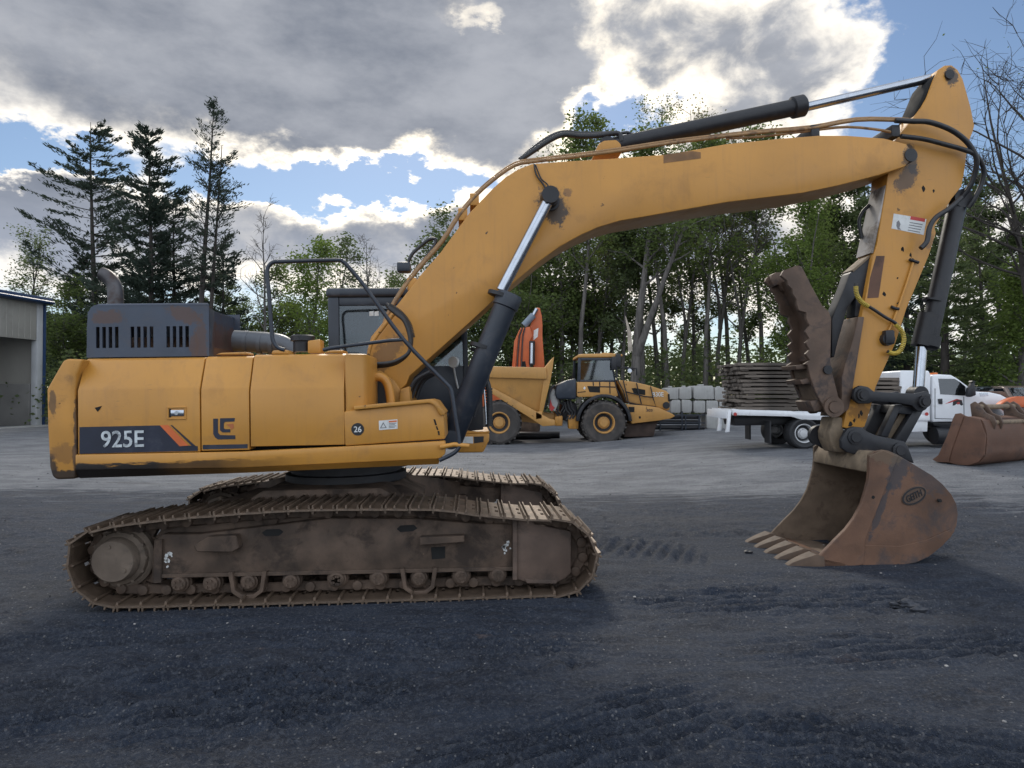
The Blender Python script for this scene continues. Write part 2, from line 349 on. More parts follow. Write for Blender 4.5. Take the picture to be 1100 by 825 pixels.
for i in range(NS):
    p, t, n = frame_at(i * pitch); p2, t2, n2 = frame_at((i + .5) * pitch)
    a = p - n * 0.115; c = at((i + 1) * pitch) - frame_at((i + 1) * pitch)[2] * 0.115
    for sgn in (-1, 1):
        yy = CY + sgn * (0.085 if i % 2 else 0.10)
        ang = math.atan2(c[1] - a[1], c[0] - a[0]); mid = (a + c) / 2; ln = np.linalg.norm(c - a) / 2 + 0.035
        Mx = Matrix.Translation((mid[0], yy, mid[1])) @ Matrix.Rotation(-ang, 4, 'Y')
        track_mb.box(-ln, ln, -0.022, 0.022, -0.04, 0.05, 0.012, 1, Mx)
    track_mb.cyl((a[0], CY - 0.15, a[1]), (a[0], CY + 0.15, a[1]), 0.046, seg=12, bevel=.006)
near = track_mb.build('track_chain', M['track'], ex)
first = sm.build('track_shoe', M['shoe'], near)
def shoe_M(i):
    p, t, n = frame_at(i * pitch); ang = math.atan2(t[1], t[0])
    rnd = random.Random(i); return Matrix.Translation((p[0], YN + rnd.uniform(-.006, .006), p[1])) @ Matrix.Rotation(-ang + rnd.uniform(-.02, .02), 4, 'Y')
first.matrix_local = shoe_M(0)
for i in range(1, NS):
    o = first.copy(); COL.objects.link(o); o.parent = near; o.matrix_local = shoe_M(i)

# ---- side frame, rollers, drive
YF = -1.46
fm = MB()
out = L(cC((385, 470), (395, 310), (430, 288), (560, 288)) + cD((20, 298), (340, 300), (560, 318), (690, 320), (690, 490), (-40, 502)) + cC((430, 445), (420, 470)), YF)
up_ = L(cC((400, 300), (430, 262), (560, 256)) + cD((20, 262), (340, 262), (560, 296), (690, 300), (690, 340)) + cC((430, 320)), YF + .10)
fm.prism(up_, YF + .10, -1.02, 0.01)
fm.prism(out, YF, -1.02, 0.015)
# lower flange and the raised step plates, dark patches for oblong holes, end block
fl = L(cC((425, 436)) + cD((692, 478), (692, 492)) + cC((425, 450)), YF - 0.03); fm.prism(fl, YF - 0.035, YF - 0.002, 0.004, 1)
fm.prism(L(cC((398, 310), (428, 306), (424, 468), (396, 470)), YF - .02), YF - 0.03, YF + .02, 0.006, 1)
sf = fm.build('track_frame', M['track'], near)
m = MB()
m.prism(L(cC((548, 326), (600, 296), (705, 290), (716, 336), (690, 352), (560, 350)), YF - .08), YF - 0.12, YF - .004, 0.008, 1); m.build('step_plate', M['track'], near); m = MB()
m.prism(L(cD((348, 366), (512, 360), (512, 384), (348, 396)), YF - .08), YF - 0.12, YF - .004, 0.008, 1)
m.build('step_plate', M['track'], near)
for pts in (cC((795, 283), (812, 271), (860, 269), (875, 280), (858, 294), (808, 296)), cD((262, 338), (275, 325), (325, 322), (338, 335), (322, 346), (275, 349)), cD((388, 406), (441, 402), (441, 446), (392, 450)), cC((548, 336), (700, 346), (690, 353), (565, 352)), cD((735, 322), (752, 312), (768, 320), (756, 335), (740, 336))):
    m = MB(); m.prism(L(pts, YF - .004), YF - 0.004, YF + .05); m.build('frame_opening_shade', M['void'], near)  # solid near-black patches stand in for shade inside the frame holes
m = MB()
m.prism(L(cD((694, 302), (760, 296), (770, 318), (905, 345), (905, 500), (880, 520), (850, 535), (740, 533), (712, 524), (694, 522)), YF - .03), YF - 0.05, -1.06, 0.014)
m.prism(L(cD((690, 300), (706, 300), (706, 524), (690, 524)), YF - .05), YF - 0.075, YF, 0.004, 1)
m.prism(L(cD((735, 522), (855, 526), (850, 538), (742, 536)), YF - .05), YF - 0.07, YF - .04, 0.003, 1)
m.build('idler_guard', material('brown_idler_guard_steel', (0.125, 0.085, 0.065), 0.7, 0.1, var=0.25, vs=3, dirt=(0.05, 0.042, 0.038), dirt_amt=0.6, ds=2.5, spots=(0.2, 0.13, 0.08), spot_amt=0.3, ss=8, bump=0.15, bs=25), near)
# idler and sprocket
ix, iz = P(*cD((865, 440))[0], CY)
m = MB(); m.lathe([(0.10, -0.09), (0.34, -0.09), (0.36, -0.05), (0.385, -0.05), (0.385, 0.05), (0.36, 0.05), (0.34, 0.09), (0.10, 0.09)], (ix - .02, CY, iz), (0, 1, 0), 40); m.build('idler_wheel', M['track'], near)
hx, hz = P(121.5, 603, -1.55)
m = MB(); pts = []
for k in range(21 * 4):
    a = 2 * math.pi * k / 84; r = (0.30, 0.355, 0.365, 0.31)[k % 4]; pts.append((hx + r * math.cos(a), hz + r * math.sin(a)))
m.prism(pts, CY - 0.04, CY + 0.04); m.build('drive_sprocket', M['track'], near)
m = MB()
m.lathe([(0.285, 0), (0.285, 0.08), (0.26, 0.10), (0.245, 0.10), (0.235, 0.14), (0.20, 0.16), (0.19, 0.235), (0.178, 0.255), (0.0, 0.26)], (hx, CY - .02, hz), (0, -1, 0), 40)
for k in range(12): m.cyl((hx + .235 * math.cos(k * .524), CY - .135, hz + .235 * math.sin(k * .524)), (hx + .235 * math.cos(k * .524), CY - .165, hz + .235 * math.sin(k * .524)), 0.016, seg=6)
m.cyl((hx - .03, CY - .275, hz + .13), (hx - .03, CY - .287, hz + .13), .02, seg=8)
m.cyl((hx + .1, CY - .275, hz - .08), (hx + .1, CY - .287, hz - .08), .02, seg=8)
m.build('final_drive_cover', material('dusty_drive_cover', (0.15, 0.115, 0.088), 0.75, 0.1, var=0.25, vs=4, dirt=(0.06, 0.05, 0.043), dirt_amt=0.6, ds=4, bump=0.15, bs=25), near)
rolls = cC((495, 468), (612, 468), (750, 462), (905, 460), (1070, 452)) + cD((45, 521), (195, 518), (345, 518), (500, 512), (635, 506))
for i, (a, b) in enumerate(rolls):
    x, z = P(a, b, YF); m = MB()
    m.lathe([(0.05, -.06), (0.062, -.05), (0.065, -.02), (0.078, -.015), (0.08, 0.02), (0.09, 0.03), (0.09, .10), (0.075, .12), (0.075, .24), (0.09, .26), (0.09, .34), (.06, .36)], (x, YF, z), (0, 1, 0), 24)
    for k in range(5): m.cyl((x + .035 * math.cos(k * 1.257), YF - .05, z + .035 * math.sin(k * 1.257)), (x + .035 * math.cos(k * 1.257), YF - .075, z + .035 * math.sin(k * 1.257)), 0.012, seg=6)
    if i in (2, 7):
        g = [(x - .17, z + .10), (x - .13, z + .10), (x - .11, z - .06), (x - .05, z - .105), (x + .05, z - .105), (x + .11, z - .06), (x + .13, z + .10), (x + .17, z + .10), (x + .14, z - .08), (x + .06, z - .14), (x - .06, z - .14), (x - .14, z - .08)]
        m.prism(g, YF - .07, YF + .05, 0.004, 1)
    m.build('track_roller', M['track'], near)
for a, b in cC((830, 228)) + cD((300, 288)):
    x, z = P(a, b, YF + .1); m = MB(); m.lathe([(0.03, -.04), (0.07, -.03), (0.07, .0), (0.095, .01), (.095, .06), (.07, .08), (.07, .22), (.095, .24), (.095, .28), (.05, .3)], (x, YF + .1, z), (0, 1, 0), 20); m.box(x - .05, x + .05, YF + .3, YF + .42, z - .2, z + .05); m.build('carrier_roller', M['track'], near)
m = MB(); rc = random.Random(3)
for cx, cz in (L(cC((443, 380)), YF - .04) + L(cD((668, 415)), YF - .04)):
    for k in range(9):
        a, b = cx + rc.gauss(0, .022), cz + rc.gauss(0, .035); r = rc.uniform(.008, .024)
        m.prism([(a + r * rc.uniform(.5, 1.2) * math.cos(k2 * 1.05), b + r * rc.uniform(.5, 1.2) * math.sin(k2 * 1.05)) for k2 in range(6)], YF - .003, YF - .0005)
m.build('chalk_mark', M['sticker'], near)
far = dup(near, ex, Matrix.Translation((0, -2 * CY, 0)))

# ---- car body between the tracks, swing bearing
m = MB()
m.prism([(-0.75, .45), (0.8, .45), (0.95, .72), (0.6, .93), (-0.55, .93), (-0.9, .72)], -0.95, 0.95, 0.03)
for s in (-1, 1):
    for e in (-1, 1):
        m.loft([[(e * 0.2 + .0, s * .45, .5), (e * .75, s * .45, .5), (e * .75, s * .45, .9), (e * .2, s * .45, .9)], [(e * 0.75, s * 1.1, .42), (e * 1.35, s * 1.1, .42), (e * 1.35, s * 1.1, .72), (e * .75, s * 1.1, .72)]], bevel=.02)
m.build('car_body', M['track'], ex)
m = MB(); m.lathe([(0.62, 0.90), (0.66, 0.92), (0.66, 1.0), (0.60, 1.01), (0.60, 1.05), (0.70, 1.06), (0.70, 1.14), (0.5, 1.16)], (0.1, 0, 0), (0, 0, 1), 48); m.build('swing_bearing', M['black'], ex)

# ---- house: counterweight, doors, skirt
cw = L(cA((63, 470), (118, 374), (132, 366), (186, 368), (166, 420), (160, 470), (164, 600), (165, 690), (163, 740), (158, 776), (96, 778), (82, 768), (73, 735), (66, 600)), YB)
CWS = (0.03, 0.022, 0.018); c_ = [P(*cA(p)[0], YB) for p in ((100, 765), (75, 735), (165, 600), (163, 700), (85, 520), (120, 690))]
m = MB(); m.prism(cw, YB, -YB - .02, 0.05, 3); counterweight = m.build('counterweight', stained('yellow_worn', 'scraped_counterweight_paint', [(c_[0][0], c_[0][1], .30, .055, 0, CWS, .95), (c_[1][0], c_[1][1], .07, .11, 0, CWS, .9), (c_[2][0], c_[2][1], .022, .30, 0, CWS, .8), (c_[3][0], c_[3][1], .03, .16, 0, CWS, .8), (c_[4][0], c_[4][1], .03, .12, 0, CWS, .7), (c_[5][0], c_[5][1], .12, .08, 0, (0.16, 0.08, .035), .5)]), ex)
xk0 = P(81.5, 487, YB)[0] + .004; xk1 = P(478, 475, YB)[0]
sk = L([(81.5, 488.2)] + cB((0, 682), (360, 664), (692, 645), (694, 660), (690, 700), (672, 727), (500, 736), (0, 757)) + cA((600, 762), (400, 772), (164, 776)), YB)
def seg_skirt(y0, y1, name, mat):
    up = L([(81.5, 488.2)] + cB((0, 682), (360, 664), (692, 645), (694, 660), (692, 690), (674, 706), (0, 737)) + [(81.5, 505)], YB)
    m = MB(); m.prism(up, y0, y1, 0.012, 2)
    secs = []
    for a, b in ((up[-1], sk[-1]), (up[-2], P(*cB((0, 757))[0], YB)), (up[-3], P(*cB((668, 727))[0], YB))):
        secs.append([(a[0], y0 + .001, a[1] - .001), (b[0], y0 + .075, b[1]), (b[0], y1, b[1]), (a[0], y1, a[1] - .001)])
    m.loft(secs); return m.build(name, mat, ex)
msk = M['yellow'].copy(); msk.name = 'scraped_skirt_paint'
t = NT(msk.node_tree); b = t.n['Principled BSDF']; src = b.inputs['Base Color'].links[0].from_socket
tc = t.new('ShaderNodeTexCoord').outputs['Object']; sp = t.new('ShaderNodeSeparateXYZ'); t.l.new(tc, sp.inputs[0])
# black scrape marks: a worn band along the lower edge towards the tail, ragged outline
nz = t.noise(t.scale(tc, (1.2, 1, 7)), 2.2, 8, 0.7)
zz = sp.outputs[2]; xx = sp.outputs[0]
zline = t.math('ADD', 1.285, t.math('MULTIPLY', xx, 0.016))
band = t.ramp(t.math('ADD', t.math('SUBTRACT', zline, zz), t.math('MULTIPLY', t.math('SUBTRACT', nz, 0.5), 0.16)), -0.01, 0.012)
tail = t.ramp(t.math('ADD', xx, t.math('MULTIPLY', t.noise(tc, 1.1, 5), 1.6)), 1.1, -0.5)
t.put(b.inputs['Base Color'], t.mix(t.math('MULTIPLY', band, tail, clamp=True), src, (0.022, 0.018, 0.016)))
seg_skirt(YB - .015, YB + .10, 'side_skirt', msk)
m = MB(); z0, z1 = P(200, 505, YB)[1], P(200, 487, YB)[1]
m.box(xk0 + .02, P(462, 480, YB)[0], YB + .102, 1.38, z0 + .03, z1 - .01, .01); m.build('deck', M['charcoal'], ex)
def side_panel(xa, xb, ztop_px, zlow_px, name, mat, g=.006):
    """engine side door, upper part leaning inward"""
    x0, zt = P(xa[0], ztop_px, YB); x1 = P(xb[0], ztop_px, YB)[0]; zl = P((xa[0] + xb[0]) / 2, zlow_px, YB)[1]; zs = P((xa[0] + xb[0]) / 2, 419, YB)[1]
    zt = P((xa[0] + xb[0]) / 2, ztop_px, YB + .17)[1]
    prof = [(YB, zl), (YB, zs), (YB + .012, zs + .03), (YB + .13, zt - .02), (YB + .17, zt), (YB + .26, zt + .004), (YB + .26, zl)]
    m = MB(); m.prism(prof, x0 + g, x1 - g, .006, 2, axis='x'); return m.build(name, mat, ex)
d1 = side_panel((82.5, 0), (214.8, 0), 384.8, 486.5, 'engine_door', M['yellow'])
d2 = side_panel((214.8, 0), (267.6, 0), 383, 483.8, 'engine_door', M['yellow'])
d3 = side_panel((267.6, 0), (369.6, 0), 380.6, 478.7, 'tank_door', M['yellow'])
# block behind the doors (seams read dark against it)
xa = P(83, 440, YB)[0]; xb = P(369, 440, YB)[0]; zt = P(230, 384, YB + .17)[1]; zl = P(230, 480, YB)[1]
m = MB(); m.box(xa, xb - .01, YB + .19, YB + .255, zl - .05, zt - .06); m.build('door_backing', M['void'], ex)
m = MB(); m.box(xa, xb - .012, YB + .262, 1.36, zl - .05, zt - .004, .012); m.build('engine_house', M['yellow'], ex)
# front end of the tank: rounded column right of the last door
xc0, xc1 = P(370, 400, YB)[0], P(394.5, 400, YB + .08)[0]; zt = P(380, 380.5, YB + .12)[1]; zl = P(380, 440, YB)[1]
m = MB(); m.prism([(xc0, YB + .012), (xc0 + .05, YB + .015), (xc1 - .03, YB + .07), (xc1, YB + .13), (xc1, -.62), (xc0, -.62)], zl - .25, zt, .02, 2, axis='z'); m.build('tank', M['yellow'], ex)
# front tool box with lid
tb = L(cB((350, 542), (345, 545), (640, 512), (660, 516), (688, 557), (693, 640), (350, 663)), YB)
m = MB(); m.prism(tb[1:], YB, -.62, .018, 2); m.build('tool_box', M['yellow'], ex)
lid = L(cB((380, 527), (640, 503), (662, 509), (692, 550), (686, 560), (676, 556), (652, 522), (636, 516), (382, 540)), YB - .03)
m = MB(); m.prism(lid, YB - .035, -.62, .006, 2); m.build('tool_box_lid', M['yellow_worn'], ex)
m = MB()
for pts in (cB((652, 572), (658, 572), (664, 592), (658, 592)), cB((660, 596), (665, 596), (669, 608), (664, 608)), cB((666, 612), (672, 612), (674, 626), (669, 626))):
    m.prism(L(pts, YB), YB - .003, YB + .01)
m.build('scratch_mark', M['void'], ex)
# yellow parts standing on the house top
zt2 = P(240, 379, -1.0)[1]
m = MB(); m.prism(L(cB((225, 348), (225, 305), (268, 300), (270, 348)), -1.1), -1.12, -.95, .01); m.build('breather_box', M['yellow'], ex)
x, z = P(*cB((207, 342))[0], -1.0); z2 = P(*cB((207, 290))[0], -1.0)[1]
m = MB(); m.lathe([(.09, 0), (.09, z2 - z - .05), (.115, z2 - z - .045), (.115, z2 - z), (.1, z2 - z + .012), (0, z2 - z + .012)], (x, -1.0, z), (0, 0, 1), 24); m.build('filler_cap', M['black'], ex)
for pts in (cB((100, 350), (105, 338), (155, 336), (165, 350)), cB((275, 346), (300, 338), (345, 336), (345, 346))):
    m = MB(); m.prism(L(pts, YB + .2), YB + .19, YB + .45, .008); m.build('mounting_pad', M['yellow'], ex)
m = MB(); m.prism(L(cA((640, 352), (660, 346), (745, 343), (750, 352)), YB + .2), YB + .19, YB + .4, .006); m.build('hood_bracket', M['yellow_worn'], ex)

# decals and fittings on the doors
def decal(pts, y, name, mat, th=.003, parent=None):
    m = MB(); m.prism(L(pts, y), y - th, y - .0003); return m.build(name, mat, parent or ex)
decal(cA((176, 599), (450, 593), (549, 662), (579, 664), (579, 680), (176, 690)), YB, 'name_plate', M['navy'], parent=d1)
decal(cA((450, 593), (478, 592), (548, 662), (517, 664)), YB - .003, 'stripe', M['orange_s'], parent=d1)
decal(cA((486, 592), (491, 592), (572, 664), (560, 664)), YB - .0031, 'stripe', M['navy'], parent=d1)
face_text(EX, '925E', cA((250, 612))[0], cA((396, 667))[0], YB - .0035, M['numeral'], d1, .003)
m = MB(); fr_ = L(cA((476, 530), (540, 528), (540, 572), (476, 574)), YB); x0, x1 = fr_[0][0], fr_[1][0]; z1, z0 = fr_[0][1], fr_[2][1]
for a, b, c, d in ((x0, x1, z1 - .012, z1), (x0, x1, z0, z0 + .012), (x0, x0 + .012, z0 + .013, z1 - .013), (x1 - .012, x1, z0 + .013, z1 - .013)): m.box(a, b, YB - .012, YB, c, d, .002, 1)
lt = m.build('latch', M['yellow'], d1)
m = MB(); m.box(x0 + .03, x1 - .02, YB - .009, YB - .001, z0 + .03, z1 - .03, .003); m.cyl(((x0 + x1) / 2, YB - .008, (z0 + z1) / 2), ((x0 + x1) / 2, YB - .016, (z0 + z1) / 2), .018, seg=14); m.build('latch_button', M['chrome'], lt)
m = MB(); m.box(x0 + .015, x0 + .032, YB - .003, YB - .0005, z0 + .02, z1 - .02); m.build('latch_recess_shade', M['void'], lt)  # dark plate on the surface, painted shade of the latch recess
decal(cA((228, 533), (252, 527), (246, 538), (238, 547)), YB, 'paint_chip', M['void'], parent=d1)
# emblem: black L with a C in it and an orange arrow tip, and the bar below
lg = [cA((632, 570), (648, 570), (648, 618), (655, 626), (707, 627), (707, 640), (648, 641), (638, 634), (632, 622)),
      cA((655, 569), (706, 568), (704, 580), (672, 581), (668, 586), (668, 603), (672, 606), (690, 606), (690, 617), (664, 617), (655, 610))]
m = MB()
for g in lg: m.prism(L(g, YB), YB - .0035, YB - .0003)
m.prism(L(cA((596, 660), (749, 657), (749, 671), (596, 675)), YB), YB - .0035, YB - .0003)
m.build('emblem', M['navy'], d2)
decal(cA((676, 590), (700, 587), (703, 600), (694, 608), (688, 598)), YB, 'emblem_arrow', material('faded_red_print', (0.42, 0.13, 0.04), 0.5), .0037, parent=d2)
# badge 26, warning sticker
bx, bz = P(*cB((394, 606))[0], YB); m = MB(); m.cyl((bx, YB - .003, bz), (bx, YB - .0003, bz), .058, seg=40); m.build('number_badge', M['black'], ex)
face_text(EX, '26', cB((381, 596))[0], cB((407, 616))[0], YB - .0035, M['sticker'], ex, .002)
decal(cB((466, 577), (529, 572), (530, 604), (467, 609)), YB, 'warning_sticker', M['sticker'])
decal(cB((500, 577.5), (527, 575.5), (527, 581), (500, 583)), YB - .003, 'sticker_heading', M['orange_s'], .001)
tri = L(cB((481, 582), (493, 601), (470, 603)), YB); tin = [( (tri[0][0]+tri[1][0]+tri[2][0])/3*.35+p[0]*.65, (tri[0][1]+tri[1][1]+tri[2][1])/3*.35+p[1]*.65) for p in tri]
m = MB()
for i in range(3): m.prism([tri[i], tri[(i+1)%3], tin[(i+1)%3], tin[i]], YB - .0045, YB - .0032)
for k in range(4):
    m.prism(L(cB((500, 586 + 4.6 * k), (526 - 5 * (k % 2), 584 + 4.6 * k), (526 - 5 * (k % 2), 586 + 4.6 * k), (500, 588 + 4.6 * k)), YB), YB - .0042, YB - .0032)
m.build('sticker_print', material('grey_print', (0.16, 0.16, 0.17), 0.6), ex)

# ---- engine hood with cooling slots
HY0, HY1 = -1.12, -0.2
def hp(a, b, y=HY0): return P(*cA((a, b))[0], y)
xl, zb = hp(200, 362); xm = hp(618, 360)[0]; xr = P(*cA((706, 350))[0], HY1)[0]; ztp = hp(400, 181)[1]
zsl, zsh = hp(400, 328)[1], hp(400, 256)[1]
m = MB(); th = .02
def wall(y0, y1):
    m.box(xl, xm, y0, y1, zb, zsl)
    m.prism([(xl + .005, zsh), (xm, zsh), (xm, ztp - .0), (xl + .10, ztp), (xl + .045, ztp - .02), (xl + .015, ztp - .075)], y0, y1, .0)
    xs = [xl + .003]
    for g0, g1, n in ((232, 318, 4), (350, 437, 4), (472, 558, 4)):
        wdt = (g1 - g0) / (n * 1.75)
        for k in range(n):
            a = g0 + k * wdt * 1.75 * (1 + .0); xs += [hp(a, 300)[0], hp(a + wdt, 300)[0]]
    xs.append(xm)
    for i in range(0, len(xs), 2): m.box(xs[i], xs[i + 1], y0, y1, zsl, zsh)
wall(HY0, HY0 + th); wall(HY1 - th, HY1)
m.prism([(HY0 + th, zb), (HY1 - th, zb), (HY1 - th, ztp - .06), (HY0 + th, ztp - .06)], xl + .002, xl + .022, axis='x')
# slanted front-near corner and the front wall
m.prism([(xm + .001, HY0), (xr, HY0 + .30), (xr, HY0 + .32), (xm + .001, HY0 + .02)], zb, ztp - .03, axis='z')
m.box(xr - .02, xr, HY0 + .322, HY1 - th - .001, zb, ztp - .03)
# lid
pl = [(xl + .03, HY0 - .002), (xm + .005, HY0 - .002), (xr + .002, HY0 + .545), (xr + .002, HY1 + .002), (xl + .03, HY1 + .002)]
m.loft([[(xl + .06, HY0 - .003, ztp - .012), (xm + .004, HY0 - .003, ztp - .012), (xr + .003, HY0 + .298, ztp - .04), (xr + .003, HY1 + .003, ztp - .04), (xl + .06, HY1 + .003, ztp - .012)],
        [(xl + .11, HY0 + .03, ztp + .014), (xm - .02, HY0 + .03, ztp + .014), (xr - .04, HY0 + .315, ztp - .02), (xr - .04, HY1 - .03, ztp - .02), (xl + .11, HY1 - .03, ztp + .014)]])
RU = (0.085, 0.040, 0.024)
q1, q2, q3 = hp(270, 225), hp(530, 225), hp(560, 330)
hood = m.build('engine_hood', stained('hood', 'rust_patched_hood_paint', [(q1[0], q1[1], .15, .07, 0, RU, .7), (q2[0], q2[1] + .02, .16, .08, -20, RU, .75), (q3[0] + .02, q3[1], .05, .18, 0, RU, .7), (xr - .02, zb + .12, .06, .25, 0, RU, .7)]), ex)
m = MB(); m.box(xl + .1, xm - .05, HY0 + .25, HY1 - .15, zb, zb + .10); m.cyl((xl + .2, HY0 + .5, zb + .13), (xm - .1, HY0 + .5, zb + .13), .1, seg=20); m.build('muffler', M['rust'], hood)
ep = [Vector((p[0], -.55, p[1])) for p in L(cA((299, 190), (298, 140), (290, 108), (268, 84), (250, 76)), -.55)]
m = MB(); m.tube(ep, [.075, .075, .072, .07, .068], 20, 5); m.build('exhaust_pipe', material('sooty_exhaust_metal', (0.075, 0.072, 0.076), 0.45, 0.5, var=0.3, vs=6, dirt=(0.07, 0.04, 0.03), dirt_amt=0.7, ds=5), ex)
m = MB(); d_ = (ep[-1] - ep[-2]).normalized(); m.cyl(ep[-1] + d_ * .002, ep[-1] + d_ * .006, .056, seg=20); m.build('exhaust_bore_shade', M['void'], ex)  # near-black disc over the pipe end, for the shade in the bore
# air intake pipe lying on the house top ahead of the hood
ap = [Vector((P(a, b, -.5)[0], -.5, P(a, b, -.5)[1])) for a, b in ((252, 366), (285, 368), (303, 370), (316, 379))]
m = MB(); m.tube(ap, [.11, .11, .10, .085], 20, 5)
for k in (.25, .55, .8):
    p = ap[0].lerp(ap[2], k); m.cyl(p - Vector((.02, 0, 0)), p + Vector((.02, 0, -.004)), .118, seg=20)
m.build('intake_pipe', material('grey_intake_pipe', (0.085, 0.095, 0.11), 0.4, 0.2, var=0.15), ex)

# ---- hand rails
def px_tube(pts, y, r, name, mat, parent=None, smooth=4, seg=10):
    ys = y if isinstance(y, (list, tuple)) else [y] * len(pts)
    if len(ys) != len(pts): ys = list(np.interp(np.linspace(0, 1, len(pts)), np.linspace(0, 1, len(ys)), ys))
    pp = [Vector((P(a, b, yy)[0], yy, P(a, b, yy)[1])) for (a, b), yy in zip(pts, ys)]
    m = MB(); m.tube(pp, r, seg, smooth); return m.build(name, mat, parent or ex, 60)
px_tube(cB((145, 336), (122, 328), (106, 305), (101, 270), (92, 150), (86, 80), (90, 52), (108, 37), (140, 35), (320, 30), (342, 34), (360, 50), (420, 122), (550, 300), (690, 445), (708, 465), (716, 490), (728, 570), (740, 650), (734, 675), (714, 692), (672, 712)), YB - .03, .019, 'hand_rail', M['charcoal'])
px_tube(cB((276, 336), (300, 330), (500, 304), (547, 301)), YB - .03, .017, 'hand_rail', M['charcoal'], smooth=1)
px_tube(cL((225, 690), (330, 670), (440, 682)), YB - .03, .022, 'step_bar', M['yellow'], smooth=1)

# ---- cab on the far side
CY0, CY1 = .42, 1.40
def cabp(a, b, y=CY0): return P(*cB((a, b))[0], y)
rb = cabp(285, 345); rt = cabp(291, 128); ft = cabp(700, 128); fb = cabp(800, 470); rbl = cabp(283, 500)
zroof = rt[1]; xr0, xf = rt[0], P(497, 340, CY0)[0]; xfb = P(505, 470, CY0)[0]; zf = P(420, 445, CY0)[1]; zw = P(420, 383, CY0)[1]
cab = MB()
cab.box(xr0 - .02, xf + .06, CY0 - .02, CY1 + .02, zroof - .10, zroof + .01, .035, 3)
cab.box(xr0, xr0 + .13, CY0, CY0 + .09, zf, zroof - .1, .015); cab.box(xr0, xr0 + .13, CY1 - .09, CY1, zf, zroof - .1, .015)
for y in (CY0, CY1 - .06):
    cab.prism([(xfb - .06, zf), (xfb, zf), (xf + .04, zroof - .1), (xf - .02, zroof - .1)], y, y + .06, .008)
cab.box(xr0 + .01, xr0 + .08, CY0 + .09, CY1 - .09, zf, zw + .15, .01)
cab.box(xr0 + .13, xfb - .06, CY0 + .012, CY0 + .05, zf, zw - .12, .004); cab.box(xr0 + .13, xfb - .06, CY1 - .05, CY1 - .012, zf, zf + .35, .004)
cab.box(xr0 + .42, xr0 + .47, CY1 - .05, CY1 - .005, zf + .35, zroof - .1); cab.box(xr0 + .13, xf, CY0 + .01, CY0 + .05, zroof - .2, zroof - .1, .01); cab.box(xr0 + .13, xf, CY1 - .05, CY1 - .01, zroof - .2, zroof - .1, .01)
cab.box(xr0, xfb, CY0, CY1, zf - .05, zf, .01)
cabo = cab.build('cab', M['charcoal'], ex)
w = MB(); w.prism([(xr0 + .13, zw - .12), (xfb - .045, zw - .12), (xf - .02, zroof - .2), (xr0 + .13, zroof - .2)], CY0 + .028, CY0 + .034); w.build('window', M['glass'], cabo)
w = MB(); w.prism([(xr0 + .13, zf + .35), (xfb - .03, zf + .35), (xf - .02, zroof - .2), (xr0 + .13, zroof - .2)], CY1 - .034, CY1 - .028); w.build('window', M['glass'], cabo)
w = MB(); w.prism([(xfb - .03, zf + .05), (xfb - .024, zf + .05), (xf + .01, zroof - .1), (xf + .004, zroof - .1)], CY0 + .061, CY1 - .061); w.build('windscreen', M['glass'], cabo)
w = MB(); w.box(xr0 + .04, xr0 + .046, CY0 + .095, CY1 - .095, zw + .15, zroof - .1); w.build('rear_window', M['glass'], cabo)
s = MB(); s.box(xr0 + .13, xr0 + .42, CY1 - .075, CY1 - .055, zf + .3, zroof - .12); s.build('cab_darkening_panel', M['seat'], cabo)  # opaque panel added to darken the cab interior
s = MB(); s.box(xr0 + .25, xr0 + .72, .65, 1.15, zf + .25, zf + .42, .05, 3); s.box(xr0 + .2, xr0 + .34, .65, 1.15, zf + .42, zf + 1.05, .05, 3); s.box(xr0 + .2, xr0 + .31, .75, 1.05, zf + 1.08, zf + 1.28, .04, 3); s.build('seat', M['seat'], cabo)
s = MB()
for a in (434, 451): s.prism(L(cB((a, 205), (a + 14, 203), (a + 14, 219), (a, 220)), CY0 + .02), CY0 + .022, CY0 + .027)
s.build('window_sticker', M['sticker'], cabo)
x, z = P(*cL((320, 62))[0], CY0 - .25); s = MB(); s.cyl((x, CY0 - .25, z), (x + .02, CY0 - .22, z), .065, seg=28); s.tube([(x, CY0 - .22, z), (x + .02, CY0 - .1, z - .15), (x + .05, CY0, z - .3)], .012, 8); s.build('round_mirror', M['sticker'], cabo)  # mirror face in flat pale colour, in place of its reflection
gp = [(P(a, b, CY0 - .05)[0], P(a, b, CY0 - .05)[1]) for a, b in cL((372, 430), (440, 225), (455, 205), (520, 188), (535, 230), (545, 560), (440, 570), (355, 555))]
s = MB(); s.prism(gp, CY0 - .08, CY0 - .02, .01); s.build('front_guard', M['black'], cabo)
s = MB(); y_ = CY0 - .04
pz = [Vector((P(a, b, y_)[0], y_, P(a, b, y_)[1])) for a, b in cL((560, 180), (585, 260), (592, 400), (585, 530))]
s.tube(pz, .035, 12, 4)
for k in range(14):
    p = pz[1].lerp(pz[3], k / 13); s.cyl(p - Vector((0, 0, .01)), p + Vector((0, 0, .01)), .045, seg=12)
s.build('corrugated_hose', M['hose'], cabo)
px_tube(cL((548, 240), (560, 400), (565, 520)), CY0 - .09, .012, 'hand_hold', M['chrome'], cabo, 3)
px_tube(cL((445, 212), (470, 195), (520, 185), (545, 190)), CY0 - .09, .012, 'hand_hold', M['chrome'], cabo, 3)
px_tube(cL((575, 100), (583, 160), (575, 200)), CY0 - .06, .015, 'hose', M['hose'], cabo, 3)
s = MB(); s.prism(L(cL((365, 592), (590, 588), (588, 640), (545, 728), (350, 732)), .30), .30, 1.42, .02); s.prism(L(cL((330, 560), (500, 575), (590, 572), (590, 586), (330, 592)), .32), .33, 1.4, .008); step = s.build('front_step', M['yellow_worn'], ex)
